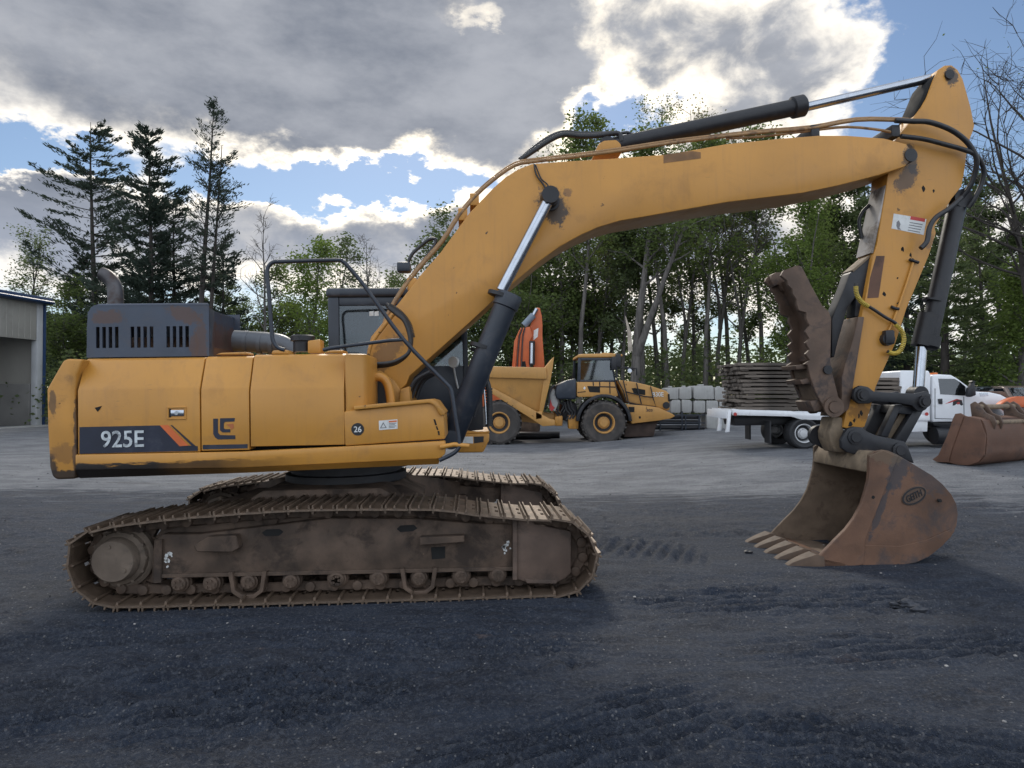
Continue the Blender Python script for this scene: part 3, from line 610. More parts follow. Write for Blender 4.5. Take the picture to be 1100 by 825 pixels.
decal(cL((372, 612), (468, 612), (470, 662), (375, 660)), .30, 'step_sticker', M['sticker'], parent=step)
decal(cL((474, 612), (548, 610), (546, 652), (476, 662)), .30, 'step_sticker', M['black'], parent=step)

# ---- boom
BY = .31
boom_top = cB((430, 420), (428, 330), (440, 290)) + cE((130, 545), (190, 468), (250, 400), (330, 290), (400, 217), (435, 186), (470, 164), (510, 149), (600, 142), (760, 132), (905, 121)) + cF((0, 345), (200, 325), (330, 315), (430, 315), (560, 325), (640, 345), (662, 375), (655, 405), (632, 426))
boom_bot = cF((540, 456), (400, 492), (270, 519), (0, 552)) + cE((905, 287), (820, 302), (760, 312), (700, 330), (650, 352), (590, 385), (530, 428), (480, 470), (430, 512), (330, 604), (240, 684), (160, 755)) + cB((560, 452), (515, 492), (500, 505), (470, 508), (440, 480))
m = MB(); bo = L(boom_top + boom_bot, -BY); m.prism(bo, -BY, BY, .012, 2)
GR = (0.028, 0.024, 0.022); BR = (0.13, 0.065, 0.03)
k1, k2, k3, k4 = P(*cE((566, 258))[0], -BY), P(*cF((640, 395))[0], -BY), P(*cB((480, 360))[0], -BY), P(*cE((610, 232))[0], -BY)
boom = m.build('boom', stained('yellow', 'grease_stained_boom_paint', [(k1[0] + .03, k1[1] - .04, .16, .22, 20, GR, .92), (k2[0] + .05, k2[1] + .02, .10, .12, 0, GR, .8), (k3[0], k3[1], .30, .12, 50, (0.09, 0.05, 0.03), .6), (k4[0], k4[1], .06, .05, 0, BR, .7)]), ex)
# flange edge along the bottom (a lip standing out beyond the side plates)
m = MB(); x, z = P(*cE((562, 258))[0], -BY)
m.cyl((x, -BY - .16, z), (x, BY + .16, z), .075, seg=24); m.cyl((x, -BY - .03, z), (x, -BY, z), .10, seg=24); m.build('cylinder_pin', M['black'], boom)
x2, z2 = P(*cF((655, 385))[0], -BY)
m = MB(); m.cyl((x2, -BY - .008, z2), (x2, BY + .008, z2), .075, seg=24); m.build('arm_pin', M['black'], boom)
# boom foot brackets, pivots
m = MB()
for y in (-.44, .36):
    m.prism(L(cB((440, 520), (432, 430), (470, 405), (520, 440), (560, 500), (560, 540)), -.4), y, y + .08, .012)
m.prism(L(cB((540, 540), (545, 470), (575, 460), (580, 540)), -.3), -.5, .5, .01)
m.build('boom_foot_bracket', M['yellow_worn'], ex)
px_tube(cB((425, 432), (470, 428), (492, 445), (503, 480), (507, 520)), -.75, .045, 'guard_tube', M['yellow'], smooth=4)
m = MB(); m.prism(L(cB((425, 440), (500, 440), (515, 520), (425, 520)), -.5), -.6, -.5); m.build('valve_block', M['black'], ex)
m = MB()
for k in range(3): m.tube([Vector((P(*cB((560 + 14 * k, 500))[0], -.3)[0], -.3 + .1 * k, P(*cB((560 + 14 * k, 500))[0], -.3)[1])), Vector((P(*cB((590 + 12 * k, 440))[0], -.3)[0], -.3 + .1 * k, P(*cB((590 + 12 * k, 440))[0], -.3)[1])), Vector((P(*cB((640 + 12 * k, 410))[0], -.3)[0], -.3 + .1 * k, P(*cB((640 + 12 * k, 410))[0], -.3)[1]))], .022, 8, 4)
m.build('foot_hose', M['hose'], ex)

# ---- boom cylinders either side
def ram(p_base, p_neck, p_pin, y, rb, rr, name, base_r=.1):
    a, b, c = [Vector((p[0], y, p[1])) for p in (p_base, p_neck, p_pin)]; d = (c - a).normalized(); ln = (b - a).length
    m = MB(); m.lathe([(rb * .8, -.04), (rb, 0), (rb, ln - .16), (rb * (1.14 if rb > .12 else 1.28), ln - .15), (rb * (1.14 if rb > .12 else 1.28), ln - .02), (rb * 1.05, ln), (rr * 1.3, ln + .005)], a, d, 32)
    m.cyl(a - Vector((0, rb, 0)), a + Vector((0, rb, 0)), base_r, seg=24)
    br = m.build(name, M['charcoal'] if rb > .12 else M['black'], ex)
    m = MB(); m.cyl(b, c - d * .08, rr, seg=24); m.build('rod', M['chrome'], br)
    m = MB(); m.cyl(c - Vector((0, rb * .8, 0)), c + Vector((0, rb * .8, 0)), rr * 1.5, seg=24); m.build('rod_eye', M['black'], br)
    return br
foot = P(*cB((713, 640))[0], -.45); neck = P(*cE((422, 512))[0], -.45); pin = P(*cE((560, 243))[0], -.45)
for y in (-.45, .45):
    br = ram(foot, neck, pin, y, .125, .062, 'boom_cylinder')
    dd = (Vector((neck[0], y, neck[1])) - Vector((foot[0], y, foot[1])))
    m = MB(); a = Vector((foot[0], y, foot[1])); side = Vector((dd.z, 0, -dd.x)).normalized() * (1 if dd.z > 0 else -1)
    m.tube([a + dd * .18 + side * .15, a + dd * .5 + side * .15, a + dd * .97 + side * .15], .018, 8)
    for k in (.62, .97): m.cyl(a + dd * k - dd.normalized() * .02, a + dd * k + dd.normalized() * .02, .134, seg=24)
    m.build('oil_line', M['black'], br)
px_tube(cE((516, 150), (522, 180), (540, 205), (552, 225)), -BY - .03, .010, 'grease_line', M['hose'], boom)
px_tube(cE((520, 152), (535, 190), (552, 206), (562, 222)), -BY - .03, .008, 'grease_line', M['hose'], boom)
m = MB()
m.prism(L(crop(600, 120, 6.875)((775, 318), (985, 290), (1050, 300), (1050, 345), (775, 380)), -BY), -BY - .0021, -BY - .0003)
m.build('faded_patch', material('faded_brown_patch', (0.22, 0.11, 0.04), 0.6, var=.3, vs=5), boom)
# ---- pipes along the boom back
for y, off in ((-.27, 0), (-.17, -6), (.17, -2)):
    px_tube(cE((70, 690 + off), (90, 600 + off), (130, 525 + off), (185, 450 + off), (250, 376 + off), (300, 300 + off), (350, 240 + off), (400, 195 + off), (460, 154 + off), (520, 142 + off), (640, 128 + off), (760, 112 + off), (905, 90 + off)) + cF((0, 318 + off), (120, 305 + off), (300, 290 + off), (460, 262 + off), (600, 262 + off), (650, 265 + off)), y, .019, 'hydraulic_pipe', M['pipe'], boom, 3, 8)
px_tube(cF((0, 326), (130, 318), (300, 298), (430, 285), (560, 298), (600, 310)), -.25, .016, 'hydraulic_pipe', M['pipe'], boom, 3, 8)
for a, b in list(cE((312, 292), (345, 250), (168, 490))) + list(cF((305, 300))) + list(cF((588, 300))):
    x, z = P(a, b, -.2); m = MB(); m.box(x - .05, x + .05, -.28, .2, z - .09, z + .045, .008); m.build('pipe_clamp', M['yellow_worn'] if a < 700 else M['black'], boom)
# big hoses over the bend to the arm cylinder
for k, y in enumerate((-.08, .05)):
    px_tube(cE((475, 138), (520, 108 - 7 * k), (560, 82 - 8 * k), (600, 66 - 6 * k), (650, 70 - 6 * k), (700, 68 - 4 * k), (745, 62), (760, 66), (765, 85)), y, .03, 'arm_cylinder_hose', M['hose'], boom, 5)
px_tube(cE((765, 62), (785, 60), (805, 72)), -.02, .018, 'arm_cylinder_hose', M['hose'], boom, 4)
m = MB(); m.prism(L(cE((690, 118), (700, 92), (716, 82), (752, 80), (764, 92), (768, 118)), -.14), -.15, .15, .02); m.build('cylinder_bracket', M['yellow_worn'], boom)
# looped hose and lamp on the boom back
px_tube(cE((150, 445), (165, 410), (190, 385), (215, 366), (232, 364), (234, 376), (222, 396), (200, 425)), -.12, .02, 'hose_loop', M['hose'], boom, 4)
m = MB(); x, z = P(*cE((148, 445))[0], -.12); m.box(x - .09, x + .06, -.2, -.05, z - .06, z + .05, .02); m.build('work_lamp', M['charcoal'], boom)
# hoses looping from house to boom foot
for k in range(3):
    px_tube(cB((490 + 4 * k, 180 + 6 * k), (530, 205 + 6 * k), (560 - 3 * k, 240), (577 - 3 * k, 290), (570, 340), (540, 372 - 3 * k), (500, 388 - 4 * k), (427, 395 - 5 * k)), (-.5 - .03 * k), .02, 'boom_hose', M['hose'], ex, 5)
m = MB()
pz = [Vector((P(a, b, -.5)[0], -.5, P(a, b, -.5)[1])) for a, b in catmull(cB((500, 185), (540, 212), (568, 250), (580, 295)), 10)]
for p0, p1 in zip(pz, pz[1:]): m.cyl(p0, p0.lerp(p1, .55), .034, seg=10)
m.build('spiral_guard', M['hose'], ex)
px_tube(cB((430, 390), (433, 340), (450, 300), (500, 235), (530, 200)), -.4, .02, 'boom_hose', M['yellow_worn'], ex, 4)

# ---- arm
AY = .17
arm_px = cF((776, 66), (800, 65), (822, 82), (840, 115), (850, 150), (868, 215), (881, 280), (876, 300), (857, 350), (846, 440), (836, 495), (800, 540), (770, 590), (740, 640)) + cG((745, 0), (720, 80), (640, 270), (602, 390), (532, 545), (508, 640), (492, 688), (452, 700), (415, 690), (428, 620), (452, 500), (480, 300), (498, 210), (522, 80)) + cF((535, 700), (568, 500), (575, 440), (594, 345), (606, 322), (650, 270), (692, 215), (712, 180), (734, 120), (752, 82))
m = MB(); m.prism(L(arm_px, -AY), -AY, AY, .012, 2); e1, e2, e3, e4, e5 = [P(*cF(p)[0], -AY) for p in ((655, 395), (640, 470), (798, 105), (690, 560), (720, 690))]
arm = m.build('arm', stained('yellow', 'grease_stained_arm_paint', [(e1[0], e1[1], .07, .17, 8, GR, .85), (e2[0], e2[1], .10, .20, -35, (0.045, 0.036, 0.034), .8), (e3[0], e3[1], .07, .10, 0, GR, .9), (e5[0], e5[1], .05, .10, -20, BR, .6), (P(*cG((480, 640))[0], -AY)[0], P(*cG((480, 640))[0], -AY)[1], .16, .10, 0, BR, .55)]), ex)
m = MB(); m.prism(L(cF((740, 100), (752, 84), (735, 125), (714, 182), (694, 217), (672, 248), (664, 246), (690, 190), (715, 130)), -.15), -.15, .15, .01); m.build('arm_nose_dark_slit', M['void'], arm)  # dark slit at the arm nose, put in as a near-black plate
x, z = P(*cF((790, 100))[0], -AY); m = MB(); m.cyl((x, -AY - .02, z), (x, AY + .02, z), .055, seg=24); m.build('arm_cylinder_pin', M['black'], arm)
# arm's left face below the boom, coloured paler, brown lower plate
m = MB(); m.prism(L(cF((566, 490), (572, 490), (522, 732), (512, 732)), -.155), -.155, .155, .002, 1); m.build('arm_front_plate', material('pale_arm_face', (0.42, 0.39, 0.36), 0.5, .1, var=.15, vs=4, dirt=(.10, .07, .05), dirt_amt=.8, ds=3), arm)
decal(cG((532, 82), (562, 82), (540, 230), (500, 232), (510, 160)), -AY, 'rust_patch', M['rust_red'], .002, arm)
decal(cF((594, 592), (710, 612), (700, 668), (586, 645)), -AY, 'warning_sticker', M['sticker'], .002, arm)
decal(cF((655, 601), (706, 610), (704, 622), (652, 613)), -AY - .002, 'sticker_heading', M['red'], .001, arm)
m = MB()
for k in range(4): m.prism(L(cF((650 - 2 * k, 622 + 9 * k), (696 - 3 * k, 630 + 9 * k), (696 - 3 * k, 633 + 9 * k), (650 - 2 * k, 625 + 9 * k)), -AY), -AY - .003, -AY - .0021)
m.prism(L(cF((604, 622), (612, 616), (618, 630), (614, 642), (620, 650), (608, 648), (603, 636)), -AY), -AY - .003, -AY - .0021)
m.build('sticker_print', bpy.data.materials['grey_print'], arm)
m = MB(); rc = random.Random(5)
for a, b in cG((625, 60), (655, 80), (663, 98), (608, 160), (560, 220), (470, 650), (455, 665), (480, 640), (500, 590), (440, 680)) + cF((625, 715), (700, 505), (735, 512)):
    r = rc.uniform(2, 4.2); m.prism(L([(a + r * rc.uniform(.3, 1.1) * math.cos(j * .9) * .6, b + r * rc.uniform(.3, 1.1) * math.sin(j * .9)) for j in range(7)], -AY), -AY - .002, -AY - .0002)
m.build('paint_chip', M['void'], arm)
px_tube(cG((665, 100), (640, 180), (612, 260), (590, 320), (575, 350)), -AY - .02, .014, 'arm_pipe', M['yellow'], arm, 3)
px_tube(cG((650, 95), (665, 100), (682, 106)), -AY - .03, .018, 'pipe_joint', M['black'], arm, 2)
px_tube(cG((585, 262), (598, 268), (612, 270)), -AY - .03, .018, 'pipe_joint', M['black'], arm, 2)
yh = px_tube(cG((460, 180), (462, 215), (480, 245), (520, 270), (565, 300), (600, 320), (624, 350), (630, 385), (615, 420), (590, 428), (572, 420)), -AY - .06, .018, 'thumb_hose', M['hose'], arm, 4)
m = MB()
m = None
for c_ in (cG((460, 190), (463, 218), (480, 245), (505, 262)), cG((600, 325), (624, 350), (630, 385), (615, 420), (592, 428), (575, 422))):
    pz = [Vector((P(a, b, -AY - .06)[0], -AY - .06, P(a, b, -AY - .06)[1])) for a, b in catmull(c_, 6)]
    m = MB()
    for p0, p1 in zip(pz, pz[1:]): m.cyl(p0, p0.lerp(p1, .6), .026, seg=10)
    m.build('hose_guard', M['yhose'], yh)
x, z = P(*cG((565, 378))[0], -AY); m = MB(); m.cyl((x, -AY - .07, z), (x, -AY, z), .075, seg=12); m.box(x - .05, x + .06, -AY - .09, -AY - .01, z - .06, z + .1, .015); m.build('swivel_block', M['black'], arm)
# hoses hanging at the elbow
px_tube(cF((600, 262), (660, 265), (720, 268), (790, 292), (840, 325), (870, 360), (888, 400), (882, 450), (862, 500), (835, 535)), [-.3, -.3, -.27, -.1], .03, 'elbow_hose', M['hose'], arm, 5)
px_tube(cF((620, 318), (700, 328), (780, 348), (840, 365), (885, 385), (912, 430), (908, 480), (880, 540), (858, 572)), [-.28, -.27, -.1], .027, 'elbow_hose', M['hose'], arm, 5)
px_tube(cF((835, 535), (790, 575), (745, 605), (722, 640), (712, 690), (690, 715)), -.3, .028, 'elbow_hose', M['hose'], arm, 5)
px_tube(cF((508, 562), (482, 590), (472, 625), (482, 680)), .1, .022, 'elbow_hose', M['hose'], arm, 5)
# ---- arm cylinder on top, bucket cylinder on the back of the arm
ram(P(*cE((722, 103))[0], 0), P(*cF((280, 215))[0], 0), P(*cF((765, 104))[0], 0), 0, .098, .052, 'arm_cylinder', .1)
bc = ram(P(*cF((822, 545))[0], 0), P(*cG((692, 405))[0], 0), P(*cJ((860, 160))[0], 0), 0, .102, .062, 'bucket_cylinder', .11)
m = MB(); a = Vector((P(*cG((720, 290))[0], 0)[0], 0, P(*cG((720, 290))[0], 0)[1])); d_ = Vector((P(*cG((692, 405))[0], 0)[0], 0, P(*cG((692, 405))[0], 0)[1])) - a; m.cyl(a, a + d_ * .98, .116, seg=28); m.cyl(a - d_ * .45, a - d_ * .4, .112, seg=28); m.build('cylinder_head', M['black'], bc)

# ---- linkage between arm and bucket
m = MB()
for y in (-.30, .24): m.prism(L(cJ((388, 165), (398, 120), (440, 96), (500, 108), (540, 142), (640, 150), (840, 156), (890, 148), (930, 138), (962, 165), (950, 240), (925, 275), (890, 292), (860, 285), (820, 245), (700, 225), (540, 216), (500, 232), (430, 232), (396, 205)), -.29), y, y + .06, .014)
tl = m.build('tipping_link', M['black'], ex)
for a, b in cJ((450, 165), (905, 215)):
    x, z = P(a, b, -.3); m = MB(); m.cyl((x, -.34, z), (x, .34, z), .07, seg=24); m.cyl((x, -.36, z), (x, -.34, z), .045, seg=16); m.build('link_pin', M['black'], tl)
m = MB()
m.prism(L(cJ((690, 240), (745, 235), (640, 480), (585, 470)), -.2), -.22, -.12, .012); m.prism(L(cJ((840, 260), (905, 275), (770, 520), (690, 500)), -.2), -.22, -.12, .012)
m.prism(L(cJ((690, 240), (905, 275), (760, 520), (585, 470)), -.2), .12, .22, .012); m.prism(L(cJ((720, 240), (860, 265), (830, 315), (700, 300)), -.2), -.21, .2, .01)
hl = m.build('bucket_link', M['black'], ex)
m = MB(); m.prism(L(cJ((735, 290), (800, 300), (700, 490), (625, 478)), -.1), -.12, .12); m.build('link_web', M['tan'], hl)
m = MB(); ear = cJ((330, 440), (350, 415), (395, 400), (450, 405), (500, 440), (560, 465), (680, 490), (770, 510), (800, 560), (842, 672), (760, 640), (660, 590), (600, 572), (420, 612), (345, 590), (305, 560), (300, 500))
bk = MB()

# ---- bucket
KY = .62
side = cH((578, 148), (600, 152), (630, 165), (690, 200), (760, 242), (800, 275), (832, 312), (852, 350), (857, 385), (852, 430), (832, 470), (800, 502), (750, 542), (700, 564), (600, 580), (500, 580), (440, 584), (320, 592), (330, 555), (352, 530), (400, 480), (440, 440), (470, 400), (497, 350), (512, 300), (522, 260), (526, 220), (526, 168), (548, 154))
so = L(side, -KY)
DG = (0.040, 0.045, 0.055)
h1, h2, h3, h4 = [P(*cH(p)[0], -KY) for p in ((625, 215), (560, 380), (600, 170), (740, 250))]
bucket_steel = stained('rust', 'stained_bucket_steel', [(h1[0] + .05, h1[1] + .02, .13, .30, -22, DG, .75), (h2[0] + .02, h2[1], .04, .36, -22, DG, .7), (h3[0], h3[1], .2, .10, 0, (0.14, .10, .065), .6), (h4[0], h4[1], .25, .12, -35, DG, .5)])
m = MB(); m.prism(so, -KY, -KY + .035, .006, 1); bucket = m.build('bucket', bucket_steel, ex)
m = MB(); m.prism(so, KY - .035, KY, .006, 1); m.build('side_plate', M['rust_in'], bucket)
for y in (-.30, .24): m = MB(); m.prism(L(ear, -.3), y, y + .06, .012); m.build('bucket_ear', M['black'], bucket)
for a, b in cJ((410, 478), (742, 575)):
    x, z = P(a, b, -.33); m = MB(); m.cyl((x, -.335, z), (x, .335, z), .055, seg=24); m.lathe([(.055, 0), (.085, .0), (.085, .015), (.055, .02)], (x, -.302, z), (0, -1, 0), 24, True); m.build('bucket_pin', M['black'], bucket)
# shell: a bent sheet between the side plates
sh = catmull(L(cH((560, 160), (600, 158), (690, 203), (760, 245), (830, 315), (854, 385), (830, 468), (750, 540), (600, 578), (430, 580), (335, 586)), -KY), 4)
inn = []
for i, p in enumerate(sh):
    a = Vector(sh[max(i - 1, 0)]); c = Vector(sh[min(i + 1, len(sh) - 1)]); t_ = (c - a).normalized(); n_ = Vector((-t_.y, t_.x))
    cen = Vector(P(*cH((640, 400))[0], -KY)); pv = Vector(p)
    if (cen - pv).dot(n_) < 0: n_ = -n_
    inn.append(tuple(pv + n_ * .04))
ou2 = [tuple(Vector(p) + (Vector(q_) - Vector(p)) * .1) for p, q_ in zip(sh, inn)]
m = MB()
for i in range(len(sh) - 1): m.prism([ou2[i], ou2[i + 1], inn[i + 1], inn[i]], -KY + .036, KY - .036)
bmesh.ops.remove_doubles(m.bm, verts=m.bm.verts, dist=.0005); m.build('shell', M['rust_in'], bucket, 50)
m = MB(); m.prism(L(cH((526, 190), (520, 232), (552, 240), (620, 200), (600, 162), (548, 156)), -KY), -KY + .037, KY - .037, .02); m.build('top_beam', M['tan'], bucket)
# side cutter strip, wear plate along the lower edge, crease
m = MB(); m.prism(L(cH((578, 150), (634, 172), (600, 260), (555, 370), (512, 480), (506, 572), (440, 582), (322, 590), (334, 552), (400, 482), (440, 442), (470, 402), (497, 352), (513, 302), (524, 260), (528, 222), (528, 170)), -KY - .018), -KY - .03, -KY - .001, .006, 1); m.build('side_cutter', bucket_steel, bucket)
m = MB(); m.prism(L(cH((508, 500), (640, 505), (740, 482), (835, 440), (845, 448), (800, 502), (750, 542), (700, 565), (600, 581), (505, 581)), -KY - .012), -KY - .014, -KY - .001, .003, 1); m.build('wear_plate', M['rust'], bucket)
m = MB()
for a, b in cH((537, 322), (784, 335)): 
    x, z = P(a, b, -KY); m.cyl((x, -KY - .033, z), (x, -KY - .0005, z), .018, seg=12)
m.build('plate_hole_shade', M['void'], bucket)  # raised dark discs, shade of bolt holes given as colour
m = MB(); m.prism(L(cH((330, 560), (345, 545), (420, 560), (452, 572), (450, 588), (322, 592)), -KY), -KY - .03, KY + .03, .01); m.build('cutting_lip', M['rust'], bucket)
tm = None
tp = L(cH((216, 588), (232, 572), (280, 550), (335, 530), (356, 540), (352, 597), (300, 600), (240, 598)), -KY)
for k in range(5):
    y = -KY + .05 + k * (2 * KY - .1) / 4
    if tm is None:
        b = MB(); xs = [p[0] for p in tp]; x0, x1 = min(xs), max(xs)
        top = tp[:5]; bot = [tp[0], tp[7], tp[6], tp[5], tp[5]]
        secs = []
        for f in np.linspace(0, 1, 6):
            xx_ = x0 + f * (x1 - x0)
            zt_ = np.interp(xx_, [p[0] for p in tp[:4]] + [tp[4][0]], [p[1] for p in tp[:4]] + [tp[4][1]]); zb_ = np.interp(xx_, [tp[0][0], tp[7][0], tp[6][0], tp[5][0]], [tp[0][1] - .004, tp[7][1], tp[6][1], tp[5][1]])
            hw = .042 + .066 * min(1, f * 1.4)
            secs.append([(xx_, -hw, zb_), (xx_, hw, zb_), (xx_, hw * .8, zt_), (xx_, -hw * .8, zt_)])
        b.loft(secs, bevel=.012); tm = b.build('tooth', M['tooth'], bucket); tm.location.y = y
    else:
        o = tm.copy(); COL.objects.link(o); o.parent = bucket; o.location.y = y
# oval emblem, raised
ex_, ez_ = P(*cH((693, 318))[0], -KY); u1 = Vector(P(*cH((740, 295))[0], -KY)) - Vector((ex_, ez_)); ang = math.atan2(u1.y, u1.x)
Me = Matrix.Translation((ex_, -KY, ez_)) @ Matrix.Rotation(-ang, 4, 'Y')
def oval(a, b, n=40): return [(a * math.cos(2 * math.pi * k / n), b * math.sin(2 * math.pi * k / n)) for k in range(n)]
m = MB(); m.prism(oval(.152, .094), -.006, .001, .002, 1, Me); em = m.build('emblem', M['thumb'], bucket)
m = MB(); o1, o2 = oval(.142, .084), oval(.128, .071)
for k in range(40): m.prism([o1[k], o1[(k + 1) % 40], o2[(k + 1) % 40], o2[k]], -.012, -.005, M=Me)
m.build('emblem_rim', M['black'], em)
lettering('GEITH', .19, .075, M['black'], em, Me @ Matrix.Translation((-.095, -.008, -.037)) @ Matrix.Rotation(R(90), 4, 'X'), 'lettering', .004, .2)

# ---- thumb
TY = .24
tpl = cK((148, 62), (165, 64), (180, 84), (210, 145), (240, 200), (262, 240), (290, 265), (302, 300), (300, 400), (298, 480), (306, 540), (322, 600), (340, 670), (338, 700), (322, 722), (295, 724), (275, 705), (240, 640), (222, 600), (205, 545), (196, 505), (180, 500), (206, 484), (186, 455), (206, 436), (186, 405), (205, 388), (186, 355), (206, 330), (190, 300), (190, 272), (156, 262), (148, 235), (146, 212), (130, 190), (128, 168), (108, 150), (105, 130), (78, 108), (90, 85))
m = MB()
m.prism(L(tpl, -TY), -TY, -TY + .05, .006, 1); thumb = m.build('thumb', M['thumb'], ex)
m = MB(); m.prism(L(tpl, -TY), TY - .05, TY, .006, 1); m.build('thumb_plate', M['thumb'], thumb)
m = MB(); m.prism(L(cK((165, 90), (215, 190), (245, 270), (262, 330), (262, 480), (240, 500), (225, 480), (225, 300), (180, 220), (130, 120)), -TY + .06), -TY + .051, TY - .051); m.build('thumb_web', M['thumb'], thumb)
m = MB()
for pts in (cK((140, 505), (196, 500), (205, 520), (145, 525)), cK((160, 570), (205, 560), (215, 585), (170, 590)), cK((205, 665), (248, 655), (262, 700), (225, 712))): m.prism(L(pts, -TY + .06), -TY + .051, TY - .051, .01)
m.build('thumb_bar', M['thumb'], thumb)
m = MB(); m.prism(L(cK((192, 500), (222, 496), (232, 548), (262, 640), (296, 700), (282, 716), (240, 655), (206, 560)), -TY + .06), -TY + .051, TY - .051, .01); m.build('thumb_heel_plate', M['rust_in'], thumb)
m = MB(); m.prism(L(cK((22, 130), (30, 105), (48, 96), (76, 102), (92, 130), (100, 160), (88, 185), (72, 175), (58, 150), (35, 160)), TY - .05), TY - .12, TY, .01); m.build('thumb_claw', M['thumb'], thumb)
x, z = P(*cK((308, 690))[0], -TY); m = MB(); m.cyl((x, -TY - .05, z), (x, TY + .05, z), .065, seg=24); m.lathe([(.07, 0), (.115, 0), (.115, .03), (.07, .03)], (x, -TY - .005, z), (0, -1, 0), 28, True); m.build('thumb_pin', M['thumb'], thumb)
x, z = P(*cK((282, 525))[0], -TY); m = MB(); m.cyl((x, -TY - .03, z), (x, TY + .03, z), .05, seg=20); m.build('thumb_cylinder_pin', M['black'], thumb)
m = MB(); m.prism(L(cK((446, 290), (392, 620), (376, 700), (330, 735), (345, 640), (345, 560), (360, 500), (392, 400), (418, 290)), -.2), -.215, .215, .012); tbk = m.build('thumb_bracket', M['thumb'], ex)
m = MB(); m.prism(L(cK((385, 95), (470, 24), (490, 25), (488, 120), (472, 290), (405, 290), (412, 200), (375, 250), (332, 400), (316, 470), (304, 470), (304, 300), (328, 240), (362, 160)), -.1), -.1, .1, .02); m.build('thumb_cylinder', M['black'], ex)
m = MB(); m.prism(L(cK((390, 84), (470, 16), (478, 22), (398, 92)), -.1), -.11, .11, .004); m.build('thumb_cylinder_cap', M['tan'], ex)
m = MB(); m.prism(L(cJ((238, 330), (312, 330), (322, 440), (345, 560), (340, 598), (255, 590), (215, 500), (210, 440), (228, 395)), -.14), -.14, .14, .02); m.build('arm_tip', M['tan'], arm)
m = MB(); x, z = P(*cJ((225, 480))[0], -.2); m.cyl((x + .05, .15, z), (x + .05, .22, z), .12, seg=28); m.build('tip_boss', M['black'], arm)
# ================================================================== articulated dump truck
def wheel(r, w, rim_r, mt, mr, parent, x, y, z, side=-1, lugs=0, name='wheel', dish=.06):
    """axle along y, outer face towards side"""
    m = MB(); hw = w / 2
    m.lathe([(rim_r, -hw * .8), (r * .86, -hw), (r * .96, -hw * .9), (r, -hw * .6), (r, hw * .6), (r * .96, hw * .9), (r * .86, hw), (rim_r, hw * .8)], (x, y, z), (0, side, 0), 40, True)
    if lugs:
        for k in range(lugs):
            for s in (-1, 1):
                a = 2 * math.pi * (k + (.5 if s > 0 else 0)) / lugs
                Mx = Matrix.Translation((x, y, z)) @ Matrix.Rotation(a, 4, 'Y') @ Matrix.Translation((r - .015, s * hw * .5, 0)) @ Matrix.Rotation(s * .45, 4, 'X')
                m.box(-.02, .045, -hw * .5, hw * .5, -r * .045, r * .045, .01, 1, Mx)
    t_ = m.build(name, mt, parent)
    m = MB(); m.lathe([(rim_r * 1.02, hw * .84), (rim_r * .97, hw * .88), (rim_r * .90, hw * .84), (rim_r * .82, hw * .2), (rim_r * .60, hw * .1), (rim_r * .55, hw * .5), (rim_r * .42, hw * .56), (rim_r * .38, hw * .7), (0, hw * .72)], (x, y, z), (0, side, 0), 36, False, False)
    for k in range(8): 
        a = k * math.pi / 4; cx, cz = x + rim_r * .46 * math.cos(a), z + rim_r * .46 * math.sin(a); m.cyl((cx, y + side * hw * .5, cz), (cx, y + side * hw * .62, cz), rim_r * .05, seg=6)
    m.build('rim', mr, t_)
    m = MB(); m.lathe([(rim_r * .84, hw * .21), (rim_r * .58, hw * .13), (rim_r * .58, hw * .24), (rim_r * .84, hw * .30)], (x, y, z), (0, side, 0), 32, True); m.build('wheel_groove_shade', M['black'], t_)  # black ring laid in the groove, its shade put in as colour
    return t_
HA = Frame((3.2, 27.4, 0.0), 0, 0); hy = -1.45
ha = root('articulated_dump_truck', HA, 'yellow articulated dump truck with big black tyres parked across the background yard', 'dump truck')
HP, HL = HA.P, HA.L
# dump body
hb = cH1((-240, 318), (-60, 330), (112, 338), (240, 341), (395, 342), (410, 322), (437, 288), (430, 345), (425, 402), (400, 560), (372, 575), (200, 520), (120, 440), (60, 400), (-160, 345), (-255, 330))
low = HL(hb, hy)
m = MB(); yb = 1.45
# tub: two side walls that lean inward to the floor, floor, headboard
rim_ = HL(cH1((-240, 318), (-60, 330), (112, 337), (395, 343), (400, 400), (112, 392), (-60, 380), (-235, 345)), hy)
for s in (-1, 1): m.prism(rim_, s * yb - .06, s * yb + .06, .02)
for s in (-1, 1):
    a = HL(cH1((-200, 352), (112, 390), (396, 398), (374, 572), (205, 522), (112, 440), (40, 400)), hy + .1)
    m.loft([[(p[0], s * (1.40 - .30 * max(0, min(1, (a[1][1] - p[1]) / 1.3))), p[1]) for p in a], [(p[0], s * (1.28 - .30 * max(0, min(1, (a[1][1] - p[1]) / 1.3))), p[1]) for p in a]])
hd = HL(cH1((392, 343), (408, 325), (437, 288), (430, 345), (420, 402), (380, 572), (362, 570), (385, 400)), hy); m.prism(hd, -yb + .05, yb - .05, .02)
fl = HL(cH1((374, 572), (205, 522), (112, 440), (40, 400), (40, 392), (120, 425), (210, 505), (372, 555)), hy + .1); m.prism(fl, -1.1, 1.1)
tub = m.build('dump_body', M['yellow_far'], ha)
m = MB(); m.prism(HL(cH1((100, 420), (130, 440), (415, 595), (440, 600), (440, 628), (380, 632), (340, 605), (100, 452)), hy + .05), hy + .0, hy + .14, .02); m.prism(HL(cH1((345, 560), (378, 560), (378, 595), (345, 600)), hy), hy, hy + .3, .02); m.build('body_rib', M['yellow_far'], tub)
